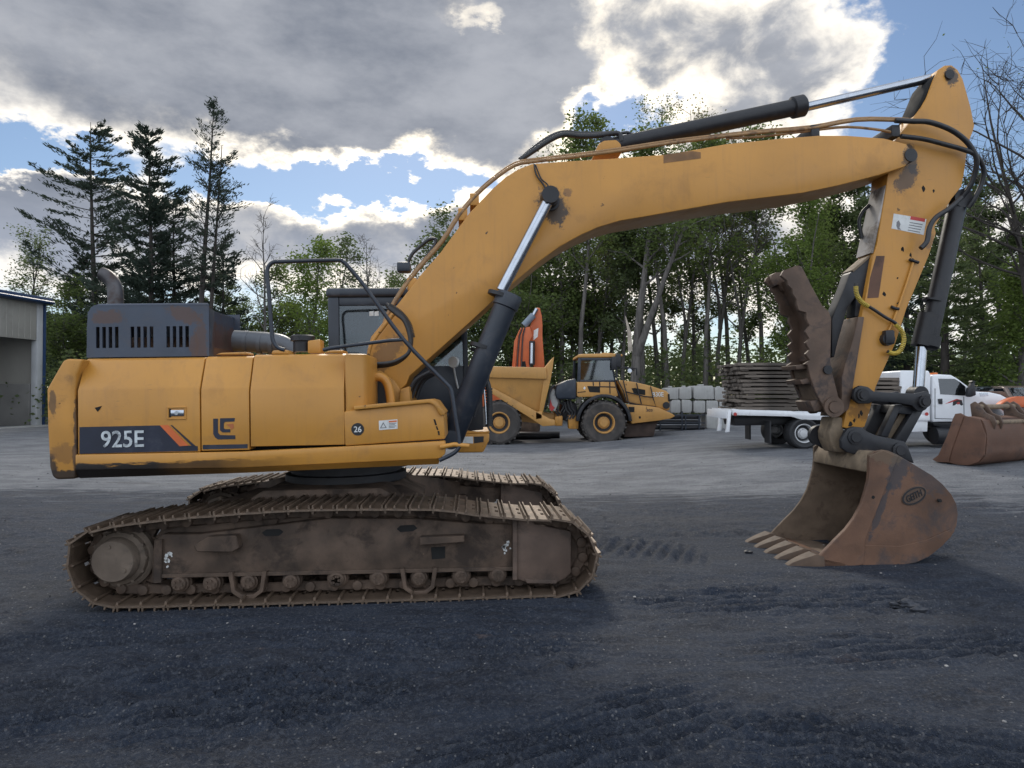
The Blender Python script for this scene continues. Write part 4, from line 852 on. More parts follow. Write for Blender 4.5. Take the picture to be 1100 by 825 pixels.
m = MB(); m.prism(HL(cH1((-150, 560), (195, 545), (330, 560), (440, 570), (440, 628), (200, 600), (-150, 610)), -.6), -.65, .65, .03); m.prism(HL(cH1((440, 560), (470, 555), (472, 630), (440, 628)), -.6), -.7, .7, .04); m.build('rear_chassis', M['yellow_far'], ha)
# articulation joint, pipes
m = MB(); m.prism(HL(cH1((470, 530), (500, 500), (545, 520), (560, 600), (505, 610), (470, 600)), -.5), -.6, .6, .04); m.build('articulation_joint', M['black'], ha)
m = MB(); m.prism(HL(cH1((505, 575), (560, 580), (555, 645), (508, 645)), -.9), -.95, -.4, .03); m.prism(HL(cH1((440, 585), (478, 580), (478, 630), (440, 630)), -1), -1.02, -.6, .03); m.build('hydraulic_tank', M['yellow_worn'], ha)
m = MB(); rc = random.Random(2)
for k in range(7):
    a, b = 430 + 14 * k, 560 + rc.uniform(-30, 20); p = HL(cH1((a, b - 60), (a + 10, b - 20), (a + 25, b), (a + 10, b + 30)), -.8); m.tube([(q_[0], -.8 - .03 * k, q_[1]) for q_ in p], .035, 8, 4)
m.build('hydraulic_hose', M['hose'], ha)
m = MB(); m.prism(HL(cH1((412, 470), (432, 445), (448, 470), (455, 520), (440, 560), (415, 545)), -.9), -1.1, -.5, .04); m.build('exhaust_shroud', M['concrete'], ha)
m = MB(); m.prism(HL(cH1((418, 500), (428, 530), (440, 540), (425, 560), (412, 545)), -1.1), -1.13, -1.1); m.build('red_label', M['red'], ha)
m = MB(); m.prism(HL(cH1((440, 470), (446, 432), (500, 405), (545, 395), (546, 500), (450, 500)), -1.2), -1.25, 1.2, .08, 3); m.build('rear_engine_cover', M['charcoal'], ha)
px = HL(cH1((410, 520), (412, 470), (425, 440), (440, 432)), -1.2); m = MB(); m.tube([(p[0], -1.2, p[1]) for p in px], .05, 8, 4); m.build('intake_hose', M['hose'], ha)
# cab
cy = -1.2
m = MB(); m.prism(HL(cHC((140, 98), (146, 74), (180, 70), (300, 68), (340, 60), (470, 72), (477, 86), (390, 96)), cy), cy - .03, 1.0, .04, 3); cb = m.build('cab_roof', M['yellow_far'], ha)
m = MB()
for pts in (cHC((145, 98), (165, 98), (162, 275), (138, 275)), cHC((380, 98), (395, 98), (425, 268), (412, 268)), cHC((160, 98), (385, 98), (387, 118), (160, 118)), cHC((155, 262), (418, 262), (422, 277), (150, 277))):
    m.prism(HL(pts, cy), cy, cy + .07, .01)
fr_ = m.build('cab_frame', M['charcoal'], ha)
m = MB()
for pts in (cHC((145, 98), (165, 98), (162, 275), (138, 275)), cHC((380, 98), (395, 98), (425, 268), (412, 268))): m.prism(HL(pts, cy), .9, .97, .01)
m.build('cab_post', M['charcoal'], fr_)
m = MB(); m.prism(HL(cHC((160, 118), (385, 118), (413, 262), (156, 262)), cy), cy + .025, cy + .035); m.build('window', M['glass_dark'], fr_)
m = MB(); m.prism(HL(cHC((160, 118), (385, 118), (413, 262), (156, 262)), cy), .925, .935); m.build('window', M['glass_dark'], fr_)
m = MB(); m.prism(HL(cHC((385, 100), (392, 100), (422, 266), (414, 266)), cy), cy + .075, .895); m.build('windscreen', M['glass_dark'], fr_)
m = MB(); m.prism(HL(cHC((240, 275), (245, 180), (262, 180), (266, 240), (310, 245), (312, 275)), -.2), -.35, .2, .03); m.build('seat', M['seat'], fr_)
m = MB(); m.prism(HL(cHC((136, 277), (420, 277), (440, 382), (150, 390), (134, 380)), cy), cy - .02, 1.0, .03); lowcab = m.build('cab_body', M['yellow_far'], ha)
m = MB(); m.prism(HL(cHC((212, 307), (306, 309), (306, 356), (228, 352)), cy - .02), cy - .028, cy - .019); m.prism(HL(cHC((140, 352), (200, 345), (200, 352), (140, 358)), cy - .02), cy - .025, cy - .019); m.build('cab_vent', M['void'], lowcab)
m = MB(); m.prism(HL(cHC((182, 325), (192, 310), (202, 322), (192, 335)), cy - .02), cy - .026, cy - .019); m.build('cab_emblem', M['sticker'], lowcab)
# hood and nose
m = MB(); m.prism(HL(cHC((428, 266), (470, 264), (565, 278), (680, 305), (800, 345), (818, 365), (822, 485), (800, 490), (720, 462), (510, 432)), cy + .05), cy + .05, 1.0, .05, 3); hoodh = m.build('hood', M['yellow_far'], ha)
m = MB(); m.prism(HL(cHC((540, 324), (562, 322), (640, 335), (640, 374), (556, 362)), cy + .05), cy + .04, cy + .051); m.build('hood_vent', M['void'], hoodh)
m = MB(); m.prism(HL(cHC((808, 365), (820, 368), (822, 420), (810, 420)), cy + .04), cy + .03, .9); m.build('grille', M['void'], hoodh)
x, z = HP(*cHC((795, 450))[0], cy + .04); m = MB(); m.cyl((x, cy + .0, z), (x, cy + .06, z), .13, seg=20); m.build('headlight', M['black'], hoodh)
face_text(HA, 'B30E', cHC((694, 352))[0], cHC((776, 386))[0], cy + .045, M['sticker'], hoodh, .006)
m = MB(); m.prism(HL(cHC((498, 442), (640, 452), (740, 466), (840, 512), (862, 528), (830, 548), (720, 566), (540, 586), (520, 500)), hy + .1), hy + .1, 1.35, .03); nose = m.build('nose_skirt', M['yellow_far'], ha)
m = MB(); m.prism(HL(cHC((515, 460), (560, 462), (560, 500), (525, 500)), hy + .1), hy + .09, hy + .101); m.prism(HL(cHC((592, 532), (606, 530), (608, 546), (594, 548)), hy + .1), hy + .09, hy + .101); m.build('skirt_recess_shade', M['void'], nose)  # near-black patches on the skirt stand in for shaded recesses
face_text(HA, '303', cHC((648, 477))[0], cHC((694, 496))[0], hy + .095, M['navy'], nose, .004)
m = MB(); m.prism(HL(cHC((500, 590), (740, 566), (716, 612), (704, 680), (480, 686)), -1.0), -1.05, 1.05, .05); m.build('belly_guard', material('brown_belly_guard', (0.06, 0.04, 0.032), .8, var=.3), ha)
# fender arc
arc = []
for r in (1.04, .93):
    a = [(r * math.cos(R(t_)), r * math.sin(R(t_))) for t_ in range(5, 176, 10)]; arc.append(a if r > 1 else a[::-1])
wx_, wz_ = HP(*cHC((338, 588))[0], hy)
m = MB(); m.prism([(wx_ + a, wz_ + b * 1.05 + .02) for a, b in arc[0] + arc[1]], hy, hy + .75, .01); m.build('fender', M['black'], ha)
# black guard rails over the hood
def hrail(pts, y, r=.022): 
    p = HL(pts, y); m.tube([(a, y, b) for a, b in p], r, 6, 0)
m = MB()
for pts in (cHC((415, 268), (430, 330), (455, 385), (470, 420)), cHC((440, 268), (480, 345), (500, 420), (560, 440), (720, 462), (700, 400), (680, 310)), cHC((478, 266), (510, 400), (516, 430)), cHC((576, 285), (590, 350), (612, 440)), cHC((255, 278), (258, 305)), cHC((303, 278), (305, 310)), cHC((378, 278), (380, 362)), cHC((500, 350), (640, 385), (700, 390)), cHC((305, 312), (420, 315))): hrail(pts, cy - .02)
m.build('guard_rail', M['black'], ha)
m = MB()
for pts in (cHC((430, 90), (432, 270)), cHC((440, 176), (500, 170), (575, 178), (578, 230)), cHC((425, 200), (428, 240)), cHC((495, 178), (560, 190))): hrail(pts, cy - .15, .03)
for a, b in cHC((440, 118), (410, 140)): x, z = HP(a, b, cy - .15); m.box(x - .1, x + .1, cy - .2, cy - .1, z - .25, z + .25, .03)
m.build('mirror_arm', M['black'], ha)
x, z = HP(*cHC((526, 194))[0], cy - .2); m = MB(); m.cyl((x, cy - .2, z), (x + .02, cy - .16, z), .08, seg=16); m.build('round_mirror', M['chrome'], ha)
hr = HP(*cHC((338, 746))[0], hy); rad = 1.86 * 0 + .815
wyel = M['yellow_far']
for s in (-1, 1):
    zc = rad
    wheel(rad, .62, .40, M['tyre'], wyel, ha, wx_, s * 1.15, zc, s, 22)
    for a, b in cH1((120, 610),): wheel(rad, .62, .40, M['tyre'], wyel, ha, HP(a + 10, b, hy)[0], s * 1.15, zc, s, 22)
    wheel(rad, .62, .40, M['tyre'], wyel, ha, HP(*cH1((120, 610))[0], hy)[0] - 1.7, s * 1.15, zc, s, 22)

# ================================================================== orange excavator behind it
OR = Frame((0.4, 33.5, 0.0), 0, 0)
orr = root('excavator', OR, 'orange excavator with folded boom standing upright behind the dump truck body', 'excavator')
OL = OR.L
m = MB(); m.prism(OL(cO((100, 800), (128, 480), (185, 350), (300, 315), (330, 420), (300, 480), (296, 800)), -.4), -.4, .3, .04); ob = m.build('boom', M['orange'], orr)
m = MB(); m.prism(OL(cO((300, 480), (280, 420), (300, 320), (345, 200), (372, 108), (412, 110), (434, 200), (442, 300), (440, 420), (468, 800), (340, 800), (340, 520)), -.1), -.1, .45, .04); oa = m.build('arm', M['orange'], orr)
m = MB(); m.prism(OL(cO((345, 360), (396, 332), (388, 430), (340, 470)), -.1), -.115, -.099); m.build('sticker', M['sticker'], oa)
def otube(pts, y, r, name, mat, par):
    m = MB(); m.tube([(p[0], y, p[1]) for p in OL(pts, y)], r, 12); return m.build(name, mat, par)
otube(cO((235, 305), (340, 190)), -.2, .16, 'arm_cylinder', material('blue_grey_cylinder', (.16, .2, .25), .4), oa)
otube(cO((340, 190), (378, 120)), -.2, .09, 'rod', M['chrome'], oa)
otube(cO((322, 480), (320, 740)), -.3, .16, 'boom_cylinder', M['black'], ob)
otube(cO((322, 500), (318, 725)), -.48, .07, 'rod', M['chrome'], ob)
m = MB(); m.prism(OL(cO((205, 770), (208, 705), (250, 700), (262, 770)), -.4), -.41, -.399); m.build('boom_opening_shade', M['void'], ob)  # near-black patch on the boom side, for the shade of an opening
for k in range(4): otube(cO((130 + 26 * k, 790), (150 + 22 * k, 560), (165 + 20 * k, 420), (205 + 14 * k, 330)), -.45, .028, 'hose', M['hose'] if k % 2 else M['orange'], ob)
m = MB(); m.box(-2.3, .5, -1.2, 1.6, 1.15, 2.7, .08); m.build('house', M['orange'], orr)
m = MB()
for s in (-1, 1): m = MB(); m.box(-2.6, .9, s * 1.2 - .3, s * 1.2 + .3, .0, .95, .3, 4); m.build('track', M['track'], orr)

# ================================================================== flatbed truck with its load
TK = Frame((9.5, 19.8, 0.40), 0, 0); ty = -1.1
tk = root('flatbed_truck', TK, 'white flatbed truck with small cab loaded with weathered timber mats', 'truck')
TL, TP = TK.L, TK.P
m = MB(); m.prism(TL([(787, 439), (795, 440), (850, 441.5), (862, 444), (890, 445.5), (999, 446)] + [(999, 452), (862, 451), (850, 447.5), (787, 446)], ty), ty, ty + .1, .012); m.prism(TL([(788, 439.5), (999, 446), (999, 449), (788, 443)], ty), ty + .1, .95); bed = m.build('flat_bed', M['white'], tk)
m = MB(); m.prism(TL(cTR((455, 385), (474, 390), (470, 425), (462, 518), (440, 520), (448, 480)), ty), ty + .02, ty + .12, .01); m.prism(TL(cTR((452, 388), (470, 390), (466, 440), (450, 440)), ty), ty + .121, .9, .01); m.prism(TL(cTR((455, 385), (474, 390), (470, 425), (462, 518), (440, 520), (448, 480)), ty), -.35, -.22, .01); m.build('rear_bumper', M['white'], tk)
x, z = TP(*cTR((493, 412))[0], ty); m = MB(); m.cyl((x, ty - .02, z), (x, ty, z), .045, seg=16); x, z = TP(*cTB((524, 411))[0], ty); m.cyl((x, ty - .02, z), (x, ty, z), .045, seg=16); m.build('marker_light', M['red'], tk)
m = MB(); m.prism(TL(cTR((470, 425), (1050, 430), (1300, 440), (1300, 470), (1000, 470), (480, 478)), -.3), -.5, .5, .02); m.build('chassis', M['black'], tk)
m = MB(); m.prism(TL(cTB((428, 440), (540, 436), (536, 516), (425, 518)), ty), ty + .05, ty + .6, .015); m.build('under_box', M['white'], tk); m = MB(); m.prism(TL(cTB((205, 436), (300, 436), (300, 515), (205, 512)), ty), ty + .05, ty + .6, .015); m.build('under_box', M['white'], tk)
tr_ = .42
wxr, _ = TP(864.5, 466, ty); zr = TP(864.5, 482, ty)[1] + tr_
gz0 = 0.0
for s in (-1, 1):
    wheel(tr_, .5, .255, M['tyre_black'], M['rim'], tk, wxr, s * .86, tr_, s, 0)
    wheel(tr_, .26, .255, M['tyre_black'], M['rim'], tk, TP(1058, 466, ty)[0], s * .95, tr_, s, 0)
m = MB(); m.box(wxr - .9, wxr - .86, .6, 1.0, .15, .8); m.build('mud_flap', M['tyre_black'], tk); m = MB(); m.box(wxr - .9, wxr - .86, -1.0, -.6, .15, .75); m.build('mud_flap', M['tyre_black'], tk)
# tank box behind cab, cab
m = MB(); m.prism(TL(cTB((374, 160), (385, 153), (545, 155), (556, 180), (552, 430), (374, 425)), ty), ty + .05, 1.0, .05, 3); m.build('cab_guard', M['white'], tk)
cyt = ty + .08
cabp_ = TL(cTB((558, 180), (600, 176), (672, 180), (705, 198), (760, 238), (812, 278), (900, 282), (965, 296), (1010, 320), (1020, 360), (1015, 440), (990, 455), (985, 420), (950, 380), (890, 372), (850, 395), (830, 455), (560, 460)), cyt)
m = MB(); m.prism(cabp_, cyt, 1.0, .05, 3); ct = m.build('cab', M['white'], tk)
wp = TL(cTB((593, 202), (690, 203), (722, 222), (768, 262), (764, 304), (605, 294)), cyt)
m = MB(); m.prism(wp, cyt - .006, cyt + .004); m.build('window', M['glass_dark'], ct)
m = MB(); m.prism(wp, cyt - .003, cyt - .0005); m.build('cab_inside_shade_sheet', M['void'], ct)  # near-black sheet under the glass paints the shaded cab interior
for o_ in ct.children:
    if o_.name.startswith('cab_inside_shade_sheet'):
        pass
m = MB()
for pts in (cTB((572, 260), (576, 260), (576, 440), (572, 440)), cTB((742, 308), (746, 308), (748, 448), (744, 448)), cTB((576, 436), (746, 440), (746, 444), (576, 440))): m.prism(TL(pts, cyt), cyt - .003, cyt + .002)
m.build('door_seam', M['charcoal'], ct)
m = MB(); m.prism(TL(cTB((589, 322), (615, 320), (616, 352), (594, 352)), cyt), cyt - .03, cyt, .008); m.build('door_handle', M['black'], ct)
m = MB(); m.prism(TL(cTB((775, 240), (785, 222), (800, 222), (808, 300), (775, 312), (755, 306), (760, 270)), cyt - .2), cyt - .28, cyt - .15, .03); m.prism(TL(cTB((778, 222), (785, 214), (800, 216), (802, 224)), cyt - .2), cyt - .28, cyt - .15); m.build('mirror', M['black'], ct)
m = MB(); m.prism(TL(cTB((678, 362), (680, 338), (705, 322), (732, 330), (740, 355), (730, 362), (715, 350), (700, 352), (690, 360)), cyt), cyt - .004, cyt - .0005); lg_ = m.build('door_emblem', M['black'], ct)
m = MB(); m.prism(TL(cTB((632, 352), (660, 338), (700, 322), (740, 330), (705, 328), (665, 344)), cyt), cyt - .0045, cyt - .001); m.prism(TL(cTB((700, 345), (716, 338), (722, 348), (708, 356)), cyt), cyt - .0055, cyt - .001); m.build('door_swoosh', M['red'], ct)
m = MB()
for k in range(5): x, z = TP(*cTB((592 + 2 * k, 176))[0], cyt); m.box(x + .0, x + .12, cyt + .2 + .3 * k, cyt + .32 + .3 * k, z - .02, z + .05, .015)
m.build('roof_light', M['amber'], ct)
m = MB(); m.prism(TL(cTB((560, 462), (830, 458), (820, 480), (700, 480), (640, 500), (570, 480)), cyt + .1), cyt + .1, .9, .02); m.cyl((TP(1004 + 0, 466, -.9)[0] + 0, -.85, .35), (TP(1018, 466, -.9)[0], -.85, .35), .24, seg=20); m.build('fuel_tank', M['black'], tk)
m = MB(); m.prism(TL(cTB((838, 288), (885, 286), (888, 302), (842, 306)), cyt), cyt - .01, cyt + .01); m.build('headlight', M['chrome'], ct)

# timber mats: two stacks, each mat of its own
words = ['lowest', 'second', 'third', 'fourth', 'fifth', 'sixth', 'seventh', 'eighth', 'ninth', 'tenth', 'eleventh', 'twelfth', 'thirteenth']
def mat_stack(px0, px1, pyb, n, th, where, seed, jag):
    rc = random.Random(seed); x0 = TP(px0, 440, ty + .1)[0]; x1 = TP(px1, 440, ty + .1)[0]; zb_ = TP(px0, pyb, ty)[1] + .012
    for k in range(n):
        m = MB(); a = x0 + rc.uniform(-jag, jag * .6) - (jag * .8 if k > n - 3 else 0); b_ = x1 + rc.uniform(-jag, jag) * .6
        y = -1.02
        while y < .8:
            w = rc.uniform(.17, .24); e0, e1 = rc.uniform(-.05, .05), rc.uniform(-.05, .05)
            m.box(a + e0, b_ + e1, y, y + w, .018 + rc.uniform(0, .01), th - .010 + rc.uniform(-.008, .006), .006, 1, Matrix.Rotation(rc.uniform(-.004, .004), 4, 'Y')); y += w + .012
        for c_ in (.08, .5, .92):
            xx_ = a + (b_ - a) * c_ + rc.uniform(-.1, .1); m.box(xx_ - .10, xx_ + .10, -1.03 + rc.uniform(-.03, .03), 1.0, .0, .017, .002, 1)
        o = m.build('timber_mat', M['wood'], None)
        o.matrix_world = TK.M @ Matrix.Translation((0, rc.uniform(-.04, .04), zb_ + k * th)) @ Matrix.Rotation(rc.uniform(-.012, .012), 4, 'Z')
        nm = 'topmost' if k == n - 1 else (words[k] + (' from the bottom' if k else ''))
        tag(o, f'weathered timber mat, {nm} in the {where}', 'timber mat', 'timber mats loaded on the flatbed truck')
mat_stack(796, 905, 442.2, 12, .109, 'wide stack over the truck\'s rear wheel', 4, .10)
mat_stack(912, 970, 446, 9, .112, 'short stack behind the truck\'s cab', 9, .06)

# ================================================================== concrete blocks, pipe rack
def block(px0, px1, py0, py1, d, label, seed):
    rc = random.Random(seed); s = d / FPX; x0, x1 = (px0 - 550) * s, (px1 - 550) * s; z0, z1 = 1.86 - (py1 - 424) * s, 1.86 - (py0 - 424) * s
    fr = Matrix.Translation(((x0 + x1) / 2, d, z0)) @ Matrix.Rotation(rc.uniform(-.07, .07), 4, 'Z')
    m = MB(); w = (x1 - x0) / 2; h = z1 - z0
    j = [rc.uniform(.0, .07) for _ in range(8)]; m.prism([(-w + .02 + j[0], 0), (w - .02 - j[1], 0), (w - j[2] * .3, .03 + j[2]), (w - j[3] * .3, h - .04 - j[3]), (w - .03 - j[4], h - j[4] * .3), (-w + .03 + j[5], h - j[5] * .3), (-w + j[6] * .3, h - .04 - j[6]), (-w + j[7] * .3, .03 + j[7])], -.1, .8, .025)
    m.box(-w * .25, w * .25, .2, .45, h - .01, h + .05, .02)
    o = m.build('concrete_block', M['concrete'], None); o.matrix_world = fr; tag(o, label, 'concrete block', 'concrete blocks stacked behind the dump truck')
bl = [(715.5, 728.5, 416, 429, 'upper'), (729, 742.5, 415.5, 429, 'upper'), (744, 766.5, 414, 429, 'upper'), (767, 780, 416, 430, 'upper'),
      (719.5, 730.5, 429.2, 443.5, 'middle'), (731.2, 743, 429.2, 443.5, 'middle'), (744, 757, 430, 443.5, 'middle'), (758, 771, 430.2, 443.5, 'middle'), (772, 782, 430.4, 460.5, 'tall'),
      (758, 771, 443.8, 460.5, 'bottom')]
nm = {'upper': ['leftmost in the top row, beside the dump truck hood', 'second in the top row from the dump truck', 'the broad one in the top row', 'at the right end of the top row, by the timber mats'],
      'middle': ['left end of the middle row, by the dump truck nose', 'second in the middle row from the dump truck', 'third in the middle row, above the steel pipes', 'right end of the middle row, above the bottom block'], 'tall': ['tall one standing on the ground at the right by the truck bed'], 'bottom': ['on the ground right of the stacked steel pipes']}
cnt = {}
for i, (a, b, c, d_, row) in enumerate(bl):
    k = cnt.get(row, 0); cnt[row] = k + 1; block(a, b, c, d_, 29.6, 'grey concrete block, ' + nm[row][k], i)
PR = Frame((7.0, 29.2, gzf(7.0, 29.2)), 0, 0)
pr = root('pipe_rack', PR, 'low dark steel rack with pipes in front of the concrete blocks', 'pipe rack')
m = MB()
for k, (yy, zz_) in enumerate(((-.3, .12), (0, .12), (-.15, .34), (-.3, .56), (0, .56))): m.cyl((-1.1, yy, zz_), (.95 - .07 * k, yy, zz_), .09, seg=14)
m.build('pipe', M['black'], pr)
m = MB()
for x in (-.9, .0, .15, .7): m.box(x - .025, x + .025, -.46, -.41, 0, .8 if abs(x) < .1 else .62)
m.box(-1.1, .95, -.45, -.41, .62, .67); m.box(-1.1, .95, -.45, -.41, .3, .34); m.build('rack_frame', M['charcoal'], pr)
for k in range(2):
    m = MB(); m.cyl((-2.2, 0, .16), (2.2, 0, .16), .15, seg=16)
    o = m.build('steel_pipe', M['black'], None); o.matrix_world = Matrix.Translation((-.6 + .4 * k, 29.0 + .4 * k, .0)); tag(o, ('dark steel pipe on the ground under the dump truck, the nearer one', 'dark steel pipe on the ground under the dump truck, the farther one')[k], 'pipe', 'pipes lying behind the dump truck')

# ================================================================== rusty loader bucket on the ground
RB = Frame((9.3, 15.2, gzf(9.6, 14.9)), -60, 0)
rb_ = root('loader_bucket', RB, 'red brown rusty loader bucket resting on the ground at the right edge', 'loader bucket')
RL = RB.L; rw = 2.5
sp_ = cRB((10, 722), (50, 690), (110, 560), (150, 440), (165, 410), (200, 405), (235, 425), (330, 445), (372, 560), (362, 690), (320, 740), (255, 762), (180, 758), (120, 742), (40, 738))
so_ = RL(sp_, 0)
m = MB(); m.prism(so_, rw - .05, rw, .012); m.build('side_plate', M['rust_red'], rb_); m = MB(); m.prism(so_, 0, .05, .012); bu = m.build('side_plate', M['rust_red'], rb_)
m = MB(); m.prism(RL(cRB((10, 722), (50, 690), (110, 560), (150, 440), (165, 410), (200, 405), (225, 425), (190, 520), (140, 660), (120, 742), (40, 738)), -.02), -.02, .0, .006); m.build('side_cutter', M['rust_red'], bu)
shp = catmull(RL(cRB((235, 428), (330, 447), (362, 500), (374, 570), (370, 640), (362, 692), (320, 742), (255, 764)), 0), 4); 
ctr = Vector(RL([cRB((220, 600))[0]], 0)[0]); i2 = [tuple(Vector(p) + (ctr - Vector(p)).normalized() * .05) for p in shp]
m = MB()
for i in range(len(shp) - 1): m.prism([shp[i], shp[i + 1], i2[i + 1], i2[i]], .051, rw - .051)
bmesh.ops.remove_doubles(m.bm, verts=m.bm.verts, dist=.0005)
m.prism(RL(cRB((10, 722), (40, 738), (120, 745), (255, 764), (255, 752), (120, 730)), 0), .051, rw - .051); m.build('back_shell', M['rust_red'], rb_, 50)
z_t = so_[7][1]; xt_ = so_[7][0]
earp = [(xt_ - .32, z_t - .05), (xt_ - .36, z_t + .30), (xt_ - .27, z_t + .36), (xt_ - .16, z_t + .28), (xt_ - .05, z_t + .12), (xt_ + .10, z_t + .05), (xt_ + .15, z_t - .08), (xt_ + .11, z_t - .22), (xt_ + .04, z_t - .24), (xt_ - .02, z_t - .1)]
for k, y in enumerate((.35, .62, 1.7, 1.97)):
    m = MB(); m.prism(earp, y, y + .06, .015); m.build('coupler_ear', M['thumb'], rb_)
m = MB(); m.cyl((xt_ - .25, .4, z_t + .24), (xt_ - .25, 2.1, z_t + .24), .055, seg=16); m.cyl((xt_ + .04, .4, z_t - .08), (xt_ + .04, 2.1, z_t - .08), .05, seg=16); m.build('coupler_bar', M['tan'], rb_)

# ================================================================== orange loader whose arm reaches in from the right
LO = Frame((14.6, 18.6, gzf(14.6, 18.6)), 0, 0)
lo = root('wheel_loader', LO, 'orange loader with a curved lift arm at the right edge behind the rusty bucket', 'loader')
LL = LO.L
ar = catmull(cRB((470, 350), (500, 325), (560, 300), (640, 292), (760, 320), (860, 420), (880, 560)), 5) + catmull(cRB((800, 560), (770, 450), (700, 385), (640, 365), (590, 370), (620, 400), (632, 440), (622, 500), (590, 490), (560, 430), (540, 400), (500, 372)), 4)
m = MB(); m.prism(LL(ar, -.5), -.5, -.3, .03); m.build('lift_arm', M['orange'], lo)
m = MB(); m.box(.7, 3.0, -.6, .9, .5, 1.5, .1); m.box(1.1, 2.4, -.55, .85, 1.5, 1.75, .04); m.box(1.2, 2.3, -.5, .8, 2.5, 2.6, .03)
for x in (1.2, 2.2):
    for y in (-.5, .7): m.box(x, x + .08, y, y + .08, 1.75, 2.5)
m.build('body', M['orange'], lo)
for x in (.75, 2.75):
    for s in (-1, 1): wheel(.55, .4, .28, M['tyre'], M['orange'], lo, x, .15 + s * .8, .55, s, 0)

# ================================================================== cars and a log pile far right
def pickup(name, px, d, paint, label, cat):
    x = (px - 550) / FPX * d; fr = Frame((x, d, gzf(x, d)), -100, 0)
    r_ = root(name, fr, label, cat)
    m = MB(); m.prism([(-2.6, .45), (2.6, .45), (2.7, .6), (2.68, 1.0), (1.3, 1.12), (.6, 1.75), (.3, 1.82), (-.9, 1.82), (-1.05, 1.15), (-2.65, 1.1)], -.93, .93, .07, 3); b_ = m.build('body', paint, r_)
    m = MB(); m.prism([(1.27, 1.15), (1.285, 1.16), (.645, 1.74), (.63, 1.73)], -.78, .78); m.build('windscreen', M['glass_dark'], b_)
    m = MB()
    for s in (-1, 1): m.prism([(1.0, 1.2), (.55, 1.7), (-.85, 1.7), (-.95, 1.2)], s * .936 - .004, s * .936 + .004)
    m.build('side_window', M['glass_dark'], b_)
    m = MB(); m.box(2.66, 2.72, -.5, .5, .62, .92); m.build('grille', M['chrome'], b_)
    for s in (-1, 1): m = MB(); m.box(2.64, 2.71, s * .72 - .16, s * .72 + .16, .7, .92, .02); m.build('headlight', M['rim'], b_)
    for xx_ in (-1.6, 1.65):
        for s in (-1, 1): wheel(.38, .26, .22, M['tyre_black'], M['rim'], r_, xx_, s * .82, .38, s, 0)
pickup('pickup_truck', 1063, 31, M['carblack'], 'dark pickup truck parked just right of the white truck cab', 'pickup truck')
pickup('pickup_truck', 1096, 30, M['carsilver'], 'tan pickup parked at the far right edge of the yard', 'pickup truck')
for k, (px, py, r, ln) in enumerate(((1059, 430, .20, 1.6), (1066, 426, .17, 1.5), (1071, 431, .19, 1.6))):
    d = 22.0; x = (px - 550) / FPX * d; m = MB(); m.cyl((-.5, 0, 0), (.5, .3, 0), r, seg=18); o = m.build('log', M['brownlog'], None)
    o.matrix_world = Matrix.Translation((x, d, 1.86 - (py - 424) / FPX * d)); tag(o, ('short brown log lying lowest left in the pile behind the rusty bucket', 'short brown log on top of the pile behind the rusty bucket', 'short brown log lying right in the pile behind the rusty bucket')[k], 'log', 'brown logs piled behind the rusty bucket')
fr = Frame((15.0, 22.2, gzf(15.0, 22.2)), 0, 0)
cr = root('log_bunk', fr, 'low dark timber bunk holding the brown logs off the ground', 'log bunk')
zt_ = 1.86 - 9 / FPX * 22 - fr.M.translation.z - .16
m = MB()
for x in (-.35, .55):
    m.box(x - .08, x + .08, -.3, .5, 0, zt_ - .1); m.box(x - .1, x + .1, -.5, .7, zt_ - .1, zt_)
m.build('post', M['wood'], cr); m = MB(); m.box(-.6, .8, -.1, .1, zt_ * .4, zt_ * .4 + .14); m.build('rail', M['wood'], cr)

# ================================================================== open fronted shed on the left
d0, d1 = 39.0, 42.0
def pw(px, py, d): s = d / FPX; return Vector(((px - 550) * s, d, 1.86 - (py - 424) * s))
A_ = pw(0, 457, d0); B_ = pw(46, 456, d1); A_.z = B_.z = 0.0
dirv = (B_ - A_); yaw = math.degrees(math.atan2(dirv.y, dirv.x)); BD = Frame(B_, yaw, 0)
bd = root('shed', BD, 'open fronted beige shed with blue roof trim at the left edge', 'shed')
H = 1.86 + (424 - 327) / FPX * d1; HO = 1.86 + (424 - 366) / FPX * d1; xl_ = -16.0
m = MB(); m.box(xl_, -.52, 0, .2, HO, H, .01); m.box(-.05, .0, .2, 12, 0, H); m.box(xl_, -.06, 11.8, 12, 0, H); m.box(xl_, xl_ + .1, .21, 11.8, 0, H); m.build('wall', M['wall'], bd)
m = MB(); m.box(-.5, -.06, -.02, .35, 0, H - .002, .01); m.build('column', M['column'], bd); m = MB(); m.box(-7.6, -7.2, -.02, .35, 0, HO); m.build('column', M['column'], bd)
m = MB(); m.box(xl_ + .2, -.3, 11.2, 11.75, 0, 2.5, .02); m.box(-.6, -.1, .4, 11.1, 0, 2.5, .02); m.build('inner_block_wall', material('shade_darkened_inner_blocks', (0.17, 0.165, 0.155), .9, var=.15, vs=.6), bd)  # shed gloom put into the blocks as a darker concrete colour
m = MB(); m.prism([(xl_ - .3, H), (.2, H), (.2, H + .38), (xl_ - .3, H + .38)], -.45, 12.5, .02); m.build('roof', M['blue'], bd)
m = MB(); m.box(.005, .16, -.05, .12, 0, H - .01, .01); m.build('corner_trim', M['blue'], bd)
m = MB(); k = xl_ + .3
while k < -.6: m.box(k, k + .05, -.03, -.001, HO + .02, H - .02, .01, 1); k += .42
m.build('cladding_rib', M['wall'], bd)
m = MB(); m.tube([(xl_, -.55, H + .1), (.15, -.55, H + .1)], .09, 10); m.build('gutter', M['blue'], bd)
m = MB(); m.box(xl_, .3, -1.2, .3, 0.0, .05); m.build('apron', M['concrete'], bd)
